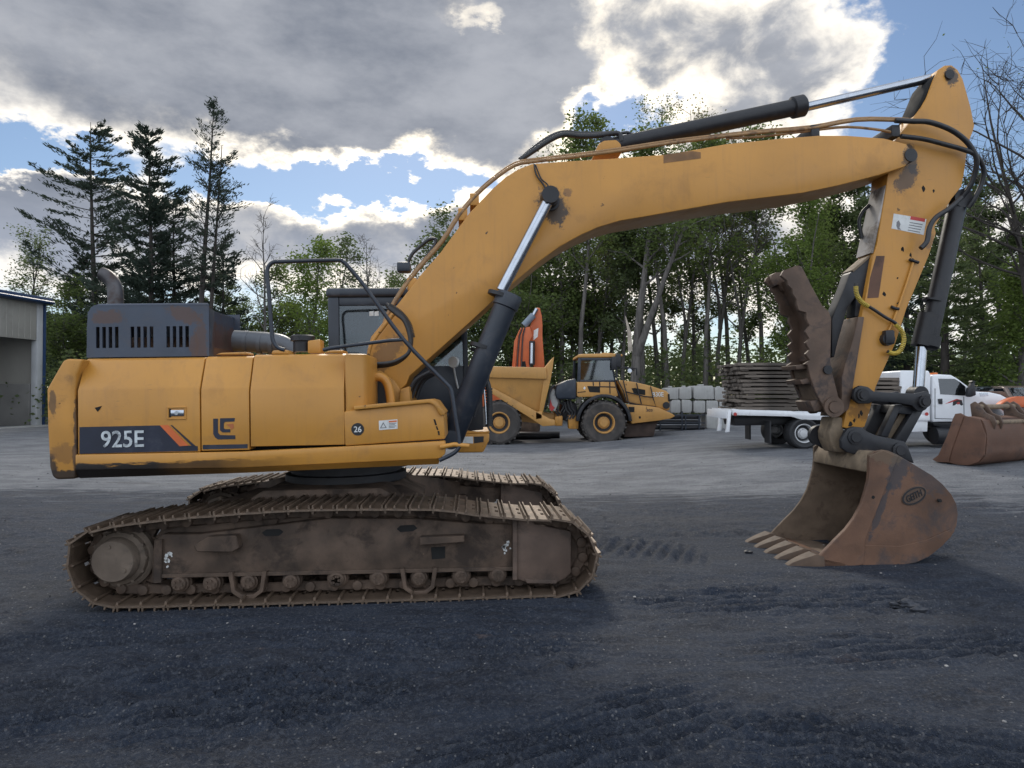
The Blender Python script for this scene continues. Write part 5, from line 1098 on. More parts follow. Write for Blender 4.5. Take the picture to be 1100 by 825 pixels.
# ================================================================== ground
def vnoise(x, y, seed):
    rs = np.random.RandomState(seed); Tb = rs.rand(256, 256)
    xi, yi = np.floor(x).astype(int), np.floor(y).astype(int); fx, fy = x - xi, y - yi; fx = fx * fx * (3 - 2 * fx); fy = fy * fy * (3 - 2 * fy)
    g = lambda a, b: Tb[a % 256, b % 256]
    return (g(xi, yi) * (1 - fx) + g(xi + 1, yi) * fx) * (1 - fy) + (g(xi, yi + 1) * (1 - fx) + g(xi + 1, yi + 1) * fx) * fy - .5
def fbm(x, y, seed, oct=5, gain=.5):
    v = 0; a = 1
    for k in range(oct): v = v + a * vnoise(x * 2 ** k + 17.3 * k, y * 2 ** k + 5.1 * k, seed + k); a *= gain
    return v
def lug_patch(x, y, cx, cy, ang, ln, wd, per, amp):
    u = (x - cx) * math.cos(ang) + (y - cy) * math.sin(ang); v = -(x - cx) * math.sin(ang) + (y - cy) * math.cos(ang)
    win = np.exp(-(u / ln) ** 4) * np.exp(-(v / wd) ** 4)
    return amp * win * (np.abs(((v + .04 * fbm(x * 4, y * 4, 40, 3)) / per) % 1 - .5) * 2 - .6) * (0.9 + .8 * fbm(x * 3, y * 3, 50, 3)) * 1.9
def ground_h(x, y):
    h = gz(x, y); near = 1 - sst(y, 9, 13)
    rough = 0.030 * fbm(x * 1.1 + .2 * y, y * 1.6, 3, 4) + 0.032 * fbm(x * 7, y * 7, 11, 5, .66) * (1 + 2 * np.clip(fbm(x * .6, y * .8, 33, 3), -.3, .6))
    lug = lug_patch(x, y, -1.5, 4.35, .3, .8, .45, .105, .07) + lug_patch(x, y, .35, 3.75, .5, 1.0, .4, .12, .05) + lug_patch(x, y, 1.6, 8.3, 1.2, .5, 1.0, .16, .035) + lug_patch(x, y, 2.7, 6.3, .1, 2.0, .4, .17, .04) + lug_patch(x, y, -2.9, 4.3, .35, 1.2, .5, .13, .05) + lug_patch(x, y, 2.0, 3.6, -.2, 1.0, .4, .12, .05) + lug_patch(x, y, 3.4, 5.2, .15, 1.6, .35, .14, .05) + lug_patch(x, y, -3.6, 5.4, .2, 1.2, .35, .15, .05) + lug_patch(x, y, -.4, 5.2, -.15, 1.4, .3, .13, .04) + lug_patch(x, y, .9, 2.9, .35, .9, .35, .10, .045)
    tread = 0.05 * np.sin((y * 1.0 - .12 * x) * 9 + 3 * fbm(x * .5, y * .5, 71, 3)) * np.clip(fbm(x * .4 + 3, y * .7, 77, 3), 0, .5)
    # the machine has pressed the ground flat under its tracks and bucket
    ux = (x + 1.94) * math.cos(R(3.4)) + (y - 7.86) * math.sin(R(3.4)); uy = -(x + 1.94) * math.sin(R(3.4)) + (y - 7.86) * math.cos(R(3.4))
    def pad(a0, a1, b0, b1): return sst(ux, a0 - .3, a0) * (1 - sst(ux, a1, a1 + .3)) * sst(uy, b0 - .2, b0) * (1 - sst(uy, b1, b1 + .2))
    flat = np.clip(pad(-2.2, 2.2, -1.75, -.85) + pad(-2.2, 2.2, .85, 1.75) + pad(4.3, 6.6, -.75, .75), 0, 1)
    return h + (rough * near + lug + tread * near) * (1 - flat) - .004 * flat + (1 - near) * 0.012 * fbm(x * .8, y * .8, 21, 4)
def grid(xs, ys, hf):
    X, Y_ = np.meshgrid(xs, ys); Z = hf(X, Y_); V = np.stack([X, Y_, Z], -1).reshape(-1, 3); n, k = len(ys), len(xs)
    i = np.arange(n - 1)[:, None] * k + np.arange(k - 1)[None]; F = np.stack([i, i + 1, i + k + 1, i + k], -1).reshape(-1, 4)
    return V, F
xs = np.concatenate([np.linspace(-400, -40, 10)[:-1], np.linspace(-40, -9, 40)[:-1], np.linspace(-9, 9, 640)[:-1], np.linspace(9, 40, 40)[:-1], np.linspace(40, 400, 10)])
ys = np.concatenate([np.linspace(-60, 0.8, 12)[:-1], np.geomspace(1.6, 14, 420)[:-1], np.geomspace(14, 70, 90)[:-1], np.geomspace(70, 900, 12)])
V, F = grid(xs, ys, ground_h)
gm = bpy.data.materials.new('yard_surface'); gm.use_nodes = True; t = NT(gm.node_tree); b = t.n['Principled BSDF']
tc = t.new('ShaderNodeTexCoord').outputs['Object']; sp = t.new('ShaderNodeSeparateXYZ'); t.l.new(tc, sp.inputs[0])
big = t.noise(t.scale(tc, (.35, .55, .5)), 1.0, 6, .62); mid = t.noise(t.scale(tc, (.7, 1.5, 1)), 2.6, 8, .68); fine = t.noise(tc, 38, 6, .72); grit = t.noise(tc, 130, 3, .6)
dv_ = t.new('ShaderNodeMapping'); t.l.new(tc, dv_.inputs['Vector']); dv_.inputs['Rotation'].default_value = (0, 0, -.3); dv_.inputs['Scale'].default_value = (.55, 2.6, 1)
strk = t.noise(dv_.outputs[0], 2.2, 9, .72, .3)
dk = t.mix(t.ramp(mid, .32, .7), (0.0065, 0.0115, 0.0245), (0.020, 0.031, 0.055))
dk = t.mix(t.math('MULTIPLY', t.ramp(strk, .47, .66), .75), dk, (0.036, 0.046, 0.068))
dk = t.mix(t.math('MULTIPLY', t.ramp(strk, .46, .34), .6), dk, (0.007, 0.009, 0.015))
dk = t.mix(t.math('MULTIPLY', t.ramp(big, .5, .72), .7), dk, (0.048, 0.049, 0.056))
dk = t.mix(t.math('MULTIPLY', t.ramp(fine, .45, .68), .8), dk, (0.08, 0.09, 0.112)); dk = t.mix(t.math('MULTIPLY', t.ramp(grit, .45, .30), .6), dk, (0.008, 0.009, 0.012))
dk = t.mix(t.math('MULTIPLY', t.ramp(grit, .66, .73), .8), dk, (0.26, 0.26, 0.27))
vo = t.new('ShaderNodeTexVoronoi'); t.l.new(tc, vo.inputs['Vector']); vo.inputs['Scale'].default_value = 95; vo.inputs['Randomness'].default_value = 1
vb = t.new('ShaderNodeSeparateXYZ'); t.l.new(vo.outputs['Color'], vb.inputs[0])
peb = t.math('MULTIPLY', t.math('POWER', vb.outputs[0], 2.2), t.ramp(vo.outputs['Distance'], .55, .15))
dk = t.mix(t.math('MULTIPLY', peb, t.math('ADD', .25, t.math('MULTIPLY', t.ramp(strk, .40, .62), .6))), dk, (0.115, 0.13, 0.158))
vo2 = t.new('ShaderNodeTexVoronoi'); t.l.new(tc, vo2.inputs['Vector']); vo2.inputs['Scale'].default_value = 42
v2 = t.new('ShaderNodeSeparateXYZ'); t.l.new(vo2.outputs['Color'], v2.inputs[0])
dk = t.mix(t.math('MULTIPLY', t.math('MULTIPLY', t.ramp(v2.outputs[0], .84, .97), t.ramp(vo2.outputs['Distance'], .42, .18)), .8), dk, (0.17, 0.172, 0.18))
br = t.noise(t.scale(tc, (.5, 1.4, 1)), 2.1, 7, .7, .5)
dk = t.mix(t.math('MULTIPLY', t.ramp(br, .62, .72), .55), dk, (0.135, 0.10, 0.085))
lt_ = t.mix(t.ramp(t.noise(t.scale(tc, (.45, .9, 1)), 1.6, 9, .74, .3), .36, .66), (0.105, 0.114, 0.132), (0.215, 0.224, 0.24))
lt_ = t.mix(t.math('MULTIPLY', t.ramp(t.noise(t.scale(tc, (.3, .7, 1)), 1.1, 8, .7, .4), .56, .70), .85), lt_, (0.050, 0.049, 0.052))
lt_ = t.mix(t.math('MULTIPLY', t.ramp(fine, .48, .68), .55), lt_, (0.33, 0.33, 0.335)); lt_ = t.mix(t.math('MULTIPLY', t.ramp(fine, .47, .34), .6), lt_, (0.055, 0.056, 0.062))
edge = t.math('ADD', sp.outputs[1], t.math('ADD', t.math('MULTIPLY', t.math('SUBTRACT', t.noise(t.scale(tc, (.18, .35, 1)), 1.0, 6, .65), .5), 9.0), t.math('ADD', t.math('MULTIPLY', t.math('SUBTRACT', strk, .5), 5.0), t.math('MULTIPLY', sp.outputs[0], .08))))
k = t.ramp(edge, 11.6, 13.4)
t.put(b.inputs['Base Color'], t.mix(k, dk, lt_)); t.put(b.inputs['Roughness'], t.math('ADD', .62, t.math('MULTIPLY', mid, .3))); b.inputs['Specular IOR Level'].default_value = .35
bn = t.new('ShaderNodeBump'); bn.inputs['Strength'].default_value = 1.0; bn.inputs['Distance'].default_value = .03
t.put(bn.inputs['Height'], t.math('ADD', t.math('MULTIPLY', fine, 1.0), t.math('ADD', t.math('MULTIPLY', mid, 1.4), t.math('ADD', t.math('MULTIPLY', grit, .4), t.math('MULTIPLY', peb, .8))))); t.l.new(bn.outputs[0], b.inputs['Normal'])
me = bpy.data.meshes.new('yard_ground'); me.vertices.add(len(V)); me.vertices.foreach_set('co', V.ravel().astype(np.float32))
me.loops.add(F.size); me.loops.foreach_set('vertex_index', F.ravel().astype(np.int32)); me.polygons.add(len(F)); me.polygons.foreach_set('loop_start', (np.arange(len(F)) * 4).astype(np.int32)); me.polygons.foreach_set('use_smooth', [True] * len(F)); me.update(calc_edges=True); me.validate()
me.materials.append(gm); go = bpy.data.objects.new('ground', me); COL.objects.link(go); tag(go, kind='structure')
# loose stones
rs = np.random.RandomState(5); bmi = bmesh.new(); bmesh.ops.create_icosphere(bmi, subdivisions=1, radius=1); iv = np.array([v.co for v in bmi.verts]); ifc = np.array([[v.index for v in f.verts] for f in bmi.faces]); bmi.free()
n = 9000; yy = 2.0 + 20 * rs.rand(n) ** 1.7; xx = (rs.rand(n) - .5) * (1.7 * yy + 1.5); clump = fbm(xx * .9, yy * .9, 90, 3); keep = clump > (rs.rand(n) - .62); xx, yy = xx[keep], yy[keep]
zz = ground_h(xx, yy); size = .003 + .010 * rs.rand(len(xx)) ** 6 + .0003 * yy
vs_, fs_ = [], []
for i in range(len(xx)):
    q_ = iv * (rs.rand(3) * .7 + .6) * size[i] * (1 + .25 * (rs.rand(len(iv), 1) - .5)); a = rs.rand() * 6.28; c_, s_ = math.cos(a), math.sin(a)
    q_ = np.stack([q_[:, 0] * c_ - q_[:, 1] * s_, q_[:, 0] * s_ + q_[:, 1] * c_, q_[:, 2] * .7], -1) + [xx[i], yy[i], zz[i] + size[i] * .25]; fs_.append(ifc + len(vs_) * len(iv)); vs_.append(q_)
stone = bpy.data.materials.new('grey_stone'); stone.use_nodes = True; t = NT(stone.node_tree); g = t.new('ShaderNodeNewGeometry').outputs['Random Per Island']
t.put(t.n['Principled BSDF'].inputs['Base Color'], t.mix(t.math('POWER', g, 2.6), (0.035, 0.037, 0.043), (0.30, 0.29, 0.28))); t.n['Principled BSDF'].inputs['Roughness'].default_value = .8
so3 = pymesh('gravel', np.concatenate(vs_).tolist(), np.concatenate(fs_).tolist(), stone); tag(so3, 'scattered grey gravel stones over the dark yard surface', 'gravel', kind='stuff')
# a few larger clods right of the bucket and rubble far left
for k, (px, py, r) in enumerate(((970, 651, .07), (984, 655, .05), (803, 594, .035))):
    d = 1.84 * FPX / (py - 424); x = (px - 550) / FPX * d; rc = np.random.RandomState(k)
    b = bmesh.new(); bmesh.ops.create_icosphere(b, subdivisions=3, radius=r)
    for v in b.verts: v.co = Vector((v.co.x * 1.3, v.co.y, v.co.z * .6)) * (1 + .35 * math.sin(v.co.x * 70 + k) * math.sin(v.co.y * 60) + .15 * math.sin(v.co.z * 130))
    mm = bpy.data.meshes.new('clod'); b.to_mesh(mm); b.free(); mm.materials.append(M['black'] if k == 2 else material('grey_clod', (.034, .038, .048), .9, var=.3, vs=20, bump=.3, bs=60)); o = bpy.data.objects.new('clod', mm); COL.objects.link(o); o.location = (x, d, gzf(x, d) + r * .25)
    tag(o, ('larger grey clod of asphalt lying on the dark ground below the bucket', 'smaller grey clod of asphalt lying beside the larger one below the bucket', 'small dark clod lying by the tips of the bucket teeth')[k], 'clod')

# ================================================================== trees
def tubes_to(vs, fs, pts, rads, seg):
    n0 = len(vs); up = None
    for i, p in enumerate(pts):
        a = pts[max(i - 1, 0)]; c = pts[min(i + 1, len(pts) - 1)]; t_ = (c - a).normalized()
        up = t_.orthogonal().normalized() if up is None else (up - t_ * up.dot(t_)).normalized()
        w = t_.cross(up)
        for k in range(seg):
            an = 2 * math.pi * k / seg; q_ = p + (up * math.cos(an) + w * math.sin(an)) * rads[i]; vs.append((q_.x, q_.y, q_.z))
    for i in range(len(pts) - 1):
        for k in range(seg):
            a = n0 + i * seg + k; b = n0 + i * seg + (k + 1) % seg; fs.append((a, b, b + seg, a + seg))
def leaf_at(vs, fs, p, s, rc, asp=1.5, flat=0, dirv=None):
    a = rc.uniform(0, 6.283); u = dirv if dirv is not None else Vector((math.cos(a), math.sin(a), rc.uniform(-.6, .6))).normalized()
    nrm = Vector((rc.gauss(0, 1), rc.gauss(0, 1), rc.gauss(0, 1) + flat)).normalized(); w = u.cross(nrm)
    if w.length < .05: w = u.orthogonal()
    w.normalize(); w *= s / asp * .5; u = u * s * .5; n0 = len(vs)
    for q_ in (p - u, p + w * 1.0 - u * .1, p + u, p - w * 1.0 - u * .1): vs.append((q_.x, q_.y, q_.z))
    fs.append((n0, n0 + 1, n0 + 2, n0 + 3))
def wander(p, d, ln, n, rc, curl=.12, lift=0.0):
    pts = [p.copy()]; d = d.normalized()
    for k in range(n):
        d = (d + Vector((rc.gauss(0, curl), rc.gauss(0, curl), rc.gauss(0, curl) + lift))).normalized(); pts.append(pts[-1] + d * ln / n)
    return pts
def deciduous(seed, H, r0, base=.35, reach=.30, nl=16, leaves=6000, ls=.20, lean=.02, fork=0, twig=3, up=.6, spread=.35):
    rc = random.Random(seed); tv, tf, lv, lf = [], [], [], []; spots = []
    trunks = []
    tp_ = wander(Vector((0, 0, -.2)), Vector((rc.gauss(0, lean), rc.gauss(0, lean), 1)), H * .96, 12, rc, .035, .02)
    trunks.append((tp_, r0))
    for f in range(fork):
        k = rc.randint(2, 5); tp2 = wander(tp_[k], Vector((rc.gauss(0, .35), rc.gauss(0, .35), 1)), H * .96 * (1 - k / 12) * rc.uniform(.8, 1), 9, rc, .05, .06); trunks.append((tp2, r0 * .65))
    for pts, rr in trunks:
        tubes_to(tv, tf, pts, [rr * (1 - .93 * i / (len(pts) - 1)) * (1.35 if i == 0 else 1) for i in range(len(pts))], 7)
        for b in range(nl if rr == r0 else nl // 2):
            t_ = base + (1 - base) * (b + rc.random()) / nl; t_ = min(t_, .985); fi = t_ * (len(pts) - 1); i = int(fi); p = pts[i].lerp(pts[min(i + 1, len(pts) - 1)], fi - i)
            az = b * 2.4 + rc.uniform(-.5, .5); ln = H * reach * (1.08 - .75 * ((t_ - base) / (1 - base))) * rc.uniform(.55, 1.1) * (.55 + .45 * min(1, (t_ - base) * 4 + .3))
            br = wander(p, Vector((math.cos(az), math.sin(az), up * rc.uniform(.5, 1.4))), ln, 6, rc, .13, .05); r1 = rr * (1 - .9 * t_) * .5 + .012
            tubes_to(tv, tf, br, [r1 * (1 - .85 * k / 6) for k in range(7)], 4)
            for s in range(4):
                q_ = rc.uniform(.25, 1); j = int(q_ * 5.99); p2 = br[j].lerp(br[j + 1], q_ * 6 - j if q_ * 6 - j < 1 else .9); d2 = (br[j + 1] - br[j]).normalized() + Vector((rc.gauss(0, .7), rc.gauss(0, .7), rc.gauss(.25, .5)))
                b2 = wander(p2, d2, ln * rc.uniform(.28, .5), 4, rc, .18, .04); tubes_to(tv, tf, b2, [r1 * .35 * (1 - .7 * k / 4) + .004 for k in range(5)], 3)
                spots.append((b2[2], .5)); spots.append((b2[4], .5))
                for w in range(twig):
                    k = rc.randint(1, 4); b3 = wander(b2[k], Vector((rc.gauss(0, 1), rc.gauss(0, 1), rc.gauss(.4, .7))), ln * rc.uniform(.12, .25) + .2, 2, rc, .25); tubes_to(tv, tf, b3, [.012, .009, .005], 3); spots.append((b3[2], .4)); spots.append((b3[1], .4))
    if leaves:
        wts = [rc.random() ** 1.3 for _ in spots]; pk = rc.choices(range(len(spots)), wts, k=leaves)
        for i in pk:
            p, sp_ = spots[i]; leaf_at(lv, lf, p + Vector((rc.gauss(0, spread), rc.gauss(0, spread), rc.gauss(0, spread * .8))), ls * rc.uniform(.6, 1.3), rc)
    return tv, tf, lv, lf
def conifer(seed, H, r0, base=.12, reach=.22, step=.55, per=5, dens=1.0, droop=-.12, ragged=.5, two=False, tuft=.34):
    rc = random.Random(seed); tv, tf, lv, lf = [], [], [], []
    tp_ = wander(Vector((0, 0, -.2)), Vector((0, 0, 1)), H, 14, rc, .012, .01); tubes_to(tv, tf, tp_, [r0 * (1 - .95 * i / 14) for i in range(15)], 8)
    ax = [tp_]
    if two: t2 = [p + Vector((.55 * min(1, i / 4), .2, 0)) for i, p in enumerate(tp_[:13])]; tubes_to(tv, tf, t2, [r0 * .75 * (1 - .9 * i / 12) for i in range(13)], 7); ax.append(t2)
    z = base * H
    while z < H * .985:
        t_ = z / H
        for a0 in ax:
            if a0 is not tp_ and t_ > .8: continue
            for b in range(per):
                if rc.random() < ragged * .45: continue
                fi = t_ * 14; i = min(int(fi), len(a0) - 2); p = a0[i].lerp(a0[i + 1], min(1, fi - i)); az = rc.uniform(0, 6.283)
                prof = (1 - t_) ** .55 * (.6 + .4 * min(1, (t_ - base) * 5)) + .04; ln = max(.8, H * reach * prof * rc.uniform(1 - ragged, 1.15)); n = 5
                br = wander(p, Vector((math.cos(az), math.sin(az), droop + .35 * t_ + rc.gauss(0, .07))), ln, n, rc, .05, .035)
                tubes_to(tv, tf, br, [.012 + .022 * ln * .35 * (1 - k / n) for k in range(n + 1)], 3)
                side = Vector((-math.sin(az), math.cos(az), 0)); m_ = int(ln * 11 * dens) + 3
                for s in range(m_):
                    q_ = rc.uniform(.22, 1.02); j = min(int(q_ * n), n - 1); pp = br[j].lerp(br[j + 1], min(1.05, q_ * n - j)); off = rc.gauss(0, 1) * ln * .20 * (1.15 - q_)
                    c_ = pp + side * off + Vector((0, 0, rc.gauss(0, .06) - abs(off) * .12))
                    for _ in range(3):
                        dv = ((br[j + 1] - br[j]).normalized() * rc.uniform(.3, 1) + side * math.copysign(rc.uniform(.2, .9), off) + Vector((0, 0, rc.uniform(-.1, .5)))).normalized()
                        leaf_at(lv, lf, c_ + Vector((rc.gauss(0, .1), rc.gauss(0, .1), rc.gauss(0, .05))), tuft * rc.uniform(.6, 1.2), rc, 3.6, .8, dv)
        z += step * rc.uniform(.7, 1.3)
    return tv, tf, lv, lf
def plant_tree(geo, name, label, x, y, mt, ml, group=None, rot=0, cat='tree', z=None):
    tv, tf, lv, lf = geo
    o = root(name, Matrix.Translation((x, y, gzf(x, y) if z is None else z)) @ Matrix.Rotation(rot, 4, 'Z'), label, cat, group)
    pymesh('trunk', tv, tf, mt, o, True)
    if lf: pymesh('crown', lv, lf, ml, o)
    return o
def wx(px, d): return (px - 550) / FPX * d
def hgt(py, d): return 1.86 + (424 - py) / FPX * d
# left: pines and their neighbours
plant_tree(conifer(11, hgt(128, 57), .36, .13, .35, .66, 6, 1.25, -.05, .58, tuft=.38), 'pine_tree', 'tall dark pine with long layered branches left of the exhaust pipe', wx(104, 57), 57, M['bark_dark'], M['needle'], rot=1.2)
plant_tree(conifer(23, hgt(138, 45), .28, .12, .25, .5, 7, 1.3, .08, .6, tuft=.36), 'pine_tree', 'dense dark pine in the middle of the three tall left pines', wx(160, 45), 45, M['bark_dark'], M['needle'])
plant_tree(conifer(31, hgt(97, 43), .27, .42, .17, .5, 6, .6, .2, .6, True, .25), 'pine_tree', 'tallest thin pine with sparse crown and twin stems', wx(212, 43), 43, M['bark_dark'], M['needle'])
plant_tree(conifer(37, hgt(205, 47), .24, .08, .26, .5, 6, 1.1, .08, .5), 'pine_tree', 'lower dark evergreen filling the gap behind the engine hood', wx(190, 47), 47, M['bark_dark'], M['needle'])
plant_tree(conifer(41, hgt(250, 48), .2, .06, .28, .5, 6, 1.0, .08, .5), 'pine_tree', 'small evergreen between the thin pine and the bare tree', wx(240, 48), 48, M['bark_dark'], M['needle'])
plant_tree(conifer(45, hgt(272, 59), .2, .06, .24, .45, 7, 1.5, .05, .4), 'pine_tree', 'low evergreen beside the shed roof', wx(82, 59), 59, M['bark_dark'], M['needle'])
plant_tree(deciduous(51, hgt(240, 60), .2, .25, .28, 16, 2200, .2, twig=3), 'leafy_tree', 'half bare leafy tree rising behind the shed roof', wx(12, 60), 60, M['bark_dark'], M['leaf_dark'])
plant_tree(deciduous(53, hgt(262, 62), .2, .2, .28, 16, 2600, .2, twig=3), 'leafy_tree', 'thin leafed tree behind the shed roof corner, left of the layered pine', wx(40, 62), 62, M['bark_dark'], M['leaf_dark'])
plant_tree(deciduous(57, hgt(218, 46), .17, .40, .22, 14, 0, .2, twig=4, up=1.2), 'bare_tree', 'slender bare tree standing between pines and hand rail', wx(278, 46), 46, M['bark'], M['leaf'])
plant_tree(deciduous(59, hgt(246, 48), .18, .30, .30, 16, 0, .2, twig=4, up=1.2, fork=1), 'bare_tree', 'bare tree with branching top above the excavator cab', wx(404, 48), 48, M['bark'], M['leaf'])
plant_tree(deciduous(61, hgt(255, 44), .2, .14, .24, 20, 7000, .19, twig=2), 'leafy_tree', 'fresh green leafy tree seen through the hand rail', wx(335, 44), 44, M['bark'], M['leaf_pale'])
plant_tree(deciduous(63, hgt(252, 52), .2, .3, .26, 16, 4200, .2, twig=2), 'leafy_tree', 'dark leafy tree right behind the green tree at the hand rail', wx(352, 53), 53, M['bark_dark'], M['leaf_dark'])
plant_tree(deciduous(67, hgt(232, 47), .22, .35, .26, 16, 3800, .22, twig=2), 'leafy_tree', 'leafy oak between the bare tree and the lifted boom', wx(452, 47), 47, M['bark_dark'], M['leaf_dark'])
plant_tree(deciduous(69, hgt(130, 46), .22, .45, .2, 16, 900, .17, twig=3), 'leafy_tree', 'tall thin leafed tree whose top shows above the boom bend', wx(600, 46), 46, M['bark'], M['leaf_dark'])
plant_tree(deciduous(71, hgt(96, 50), .24, .5, .2, 18, 2300, .17, twig=3), 'leafy_tree', 'tall tree whose leafy top rises above the arm cylinder', wx(712, 50), 50, M['bark'], M['leaf'])
plant_tree(deciduous(73, hgt(108, 54), .22, .5, .2, 18, 1500, .17, twig=4), 'leafy_tree', 'tall nearly bare tree top right of the leafy one above the boom', wx(765, 54), 54, M['bark'], M['bud'])
plant_tree(deciduous(75, hgt(200, 40), .20, .16, .22, 26, 15000, .17, twig=2, fork=2), 'leafy_tree', 'bright green leafy tree behind the thumb', wx(845, 40), 40, M['bark'], M['leaf_pale'])
plant_tree(deciduous(76, hgt(232, 42), .18, .16, .24, 22, 9000, .17, twig=2, fork=1), 'leafy_tree', 'second green leafy tree just right of the thumb behind the arm', wx(900, 43), 43, M['bark'], M['leaf'])
# broken tree with pale split wood
o = plant_tree(deciduous(79, hgt(150, 41), .36, .5, .18, 14, 3200, .2, twig=2, fork=1), 'leafy_tree', 'thick trunked tree with pale split wood behind the dump truck cab', wx(682, 41), 41, M['bark'], M['leaf'])
m = MB(); zz_ = hgt(385, 41); m.loft([[(-.45, -.38, zz_), (-.2, -.42, zz_), (-.2, -.3, zz_)], [(-.50, -.36, zz_ + 1.2), (-.28, -.42, zz_ + 1.1), (-.3, -.3, zz_ + 1.1)], [(-.62, -.34, zz_ + 2.1), (-.56, -.36, zz_ + 2.0), (-.58, -.3, zz_ + 2.0)]]); m.build('split_wood', M['deadwood'], o)
# right: conifers, bare tree at the frame edge
plant_tree(conifer(83, hgt(215, 36), .28, .06, .26, .5, 6, 1.15, -.06, .35), 'pine_tree', 'dark evergreen right behind the bucket cylinder', wx(1015, 36), 36, M['bark_dark'], M['leaf_dark'], rot=2)
plant_tree(conifer(87, hgt(232, 39), .26, .05, .26, .5, 6, 1.15, -.06, .35), 'pine_tree', 'dark evergreen between the arm and the bucket cylinder', wx(975, 40), 40, M['bark_dark'], M['needle'], rot=.6)
plant_tree(conifer(89, hgt(250, 38), .24, .05, .28, .5, 6, 1.15, -.06, .35), 'pine_tree', 'broad dark evergreen above the white truck cab', wx(1058, 39), 39, M['bark_dark'], M['leaf_dark'], rot=.2)
plant_tree(deciduous(91, hgt(285, 34), .2, .1, .3, 22, 9000, .17, twig=2), 'leafy_tree', 'yellow green leafy tree at the right frame edge', wx(1096, 34), 34, M['bark'], M['leaf_pale'])
plant_tree(deciduous(101, hgt(-40, 31), .24, .22, .34, 26, 300, .12, twig=7, up=.8, fork=2), 'bare_tree', 'tall bare tree reaching in from the right frame edge beside the arm', wx(1112, 31), 31, M['bark_dark'], M['leaf'])
# woodland behind the yard: four kinds, each copied along the edge
rc = random.Random(77)
kinds = [('leafy_tree', 'leafy green woodland tree in the row behind the yard', deciduous(201, 16.5, .20, .30, .22, 18, 8500, .21, twig=3, spread=.27), M['leaf_dark'], 'leafy woodland trees behind the yard'),
         ('leafy_tree', 'tall straight woodland tree with high thin crown behind the yard', deciduous(203, 18.0, .19, .5, .2, 18, 6000, .20, twig=4, spread=.27), M['leaf'], 'tall thin woodland trees behind the yard'),
         ('leafy_tree', 'low forked woodland tree with pale leaves behind the yard', deciduous(207, 12.5, .15, .16, .28, 18, 8500, .21, twig=3, fork=2, spread=.28), M['leaf'], 'low forked woodland trees behind the yard'),
         ('bare_tree', 'nearly bare grey woodland tree behind the yard', deciduous(211, 17.0, .17, .4, .2, 18, 600, .18, twig=4, fork=1), M['bud'], 'nearly bare woodland trees behind the yard')]
protos = {}
spots = [(520, 47, 2), (548, 52, 0), (572, 44, 2), (600, 50, 0), (622, 43, 1), (641, 47, 3), (655, 53, 0), (668, 45, 0), (690, 44, 1), (706, 49, 0), (716, 42, 1), (733, 46, 3), (745, 52, 0), (757, 43, 1), (770, 47, 3), (782, 50, 1), (794, 44, 3), (806, 54, 0), (820, 47, 1), (868, 50, 0), (885, 47, 1), (915, 48, 0), (940, 46, 0), (960, 52, 1), (1000, 47, 0), (1035, 50, 1), (1075, 46, 0), (1120, 44, 0), (1150, 50, 1),
         (545, 46, 2), (560, 49, 2), (585, 47, 2), (612, 48, 2), (650, 49, 2), (12, 62, 2), (38, 60, 2), (62, 62, 2), (88, 64, 2), (120, 60, 2), (145, 62, 2), (250, 60, 2), (495, 46, 0), (470, 55, 0), (430, 52, 2), (380, 56, 0), (310, 50, 2), (295, 56, 3), (262, 54, 2), (228, 52, 0), (178, 56, 0), (135, 54, 3), (110, 56, 2), (86, 52, 2), (20, 64, 3), (-20, 66, 0), (-70, 66, 1), (-120, 68, 0)]
for px, d, k in spots:
    nm_, lab, geo, ml, grp = kinds[k]; x = wx(px, d)
    if k not in protos: o = protos[k] = plant_tree(geo, nm_, lab, x, d, M['bark'], ml, grp, rc.uniform(0, 6.28))
    else:
        o = dup(protos[k])
    s = rc.uniform(.86, 1.1)
    if px < 500: s *= (.62 if k != 2 else .8)
    o.matrix_world = Matrix.Translation((x, d, gzf(x, d))) @ Matrix.Rotation(rc.uniform(0, 6.28), 4, 'Z') @ Matrix.Diagonal((s, s, s * rc.uniform(.95, 1.05), 1))
# undergrowth: one mass of brush along the wood's edge, and the far wood behind
def brush(n, xr, yr, hmax, s, seed, lump):
    rc = random.Random(seed); v, f = [], []; cl = [(rc.uniform(*xr), rc.uniform(*yr), rc.uniform(.4, 1)) for _ in range(lump)]
    for _ in range(n):
        cx, cy, h = cl[rc.randrange(lump)]; hh = hmax * h; z = hh * rc.random() ** .8; r = (1.3 + .5 * h) * math.sqrt(max(.05, 1 - (z / hh) ** 2))
        leaf_at(v, f, Vector((cx + rc.gauss(0, r * .6), cy + rc.gauss(0, r * .6), gzf(cx, cy) + z)), s * rc.uniform(.6, 1.3), rc)
    return v, f
v, f = brush(80000, (-42, 46), (41, 58), 5.6, .25, 5, 280); tag(pymesh('undergrowth', v, f, M['leaf_dark']), 'dense green brush along the edge of the wood', 'undergrowth', kind='stuff')
v, f = brush(60000, (-75, 80), (62, 80), 11.0, .42, 8, 190); tag(pymesh('far_wood', v, f, M['leaf_dark']), 'far dark wood filling the gaps between the trees', 'wood', kind='stuff')

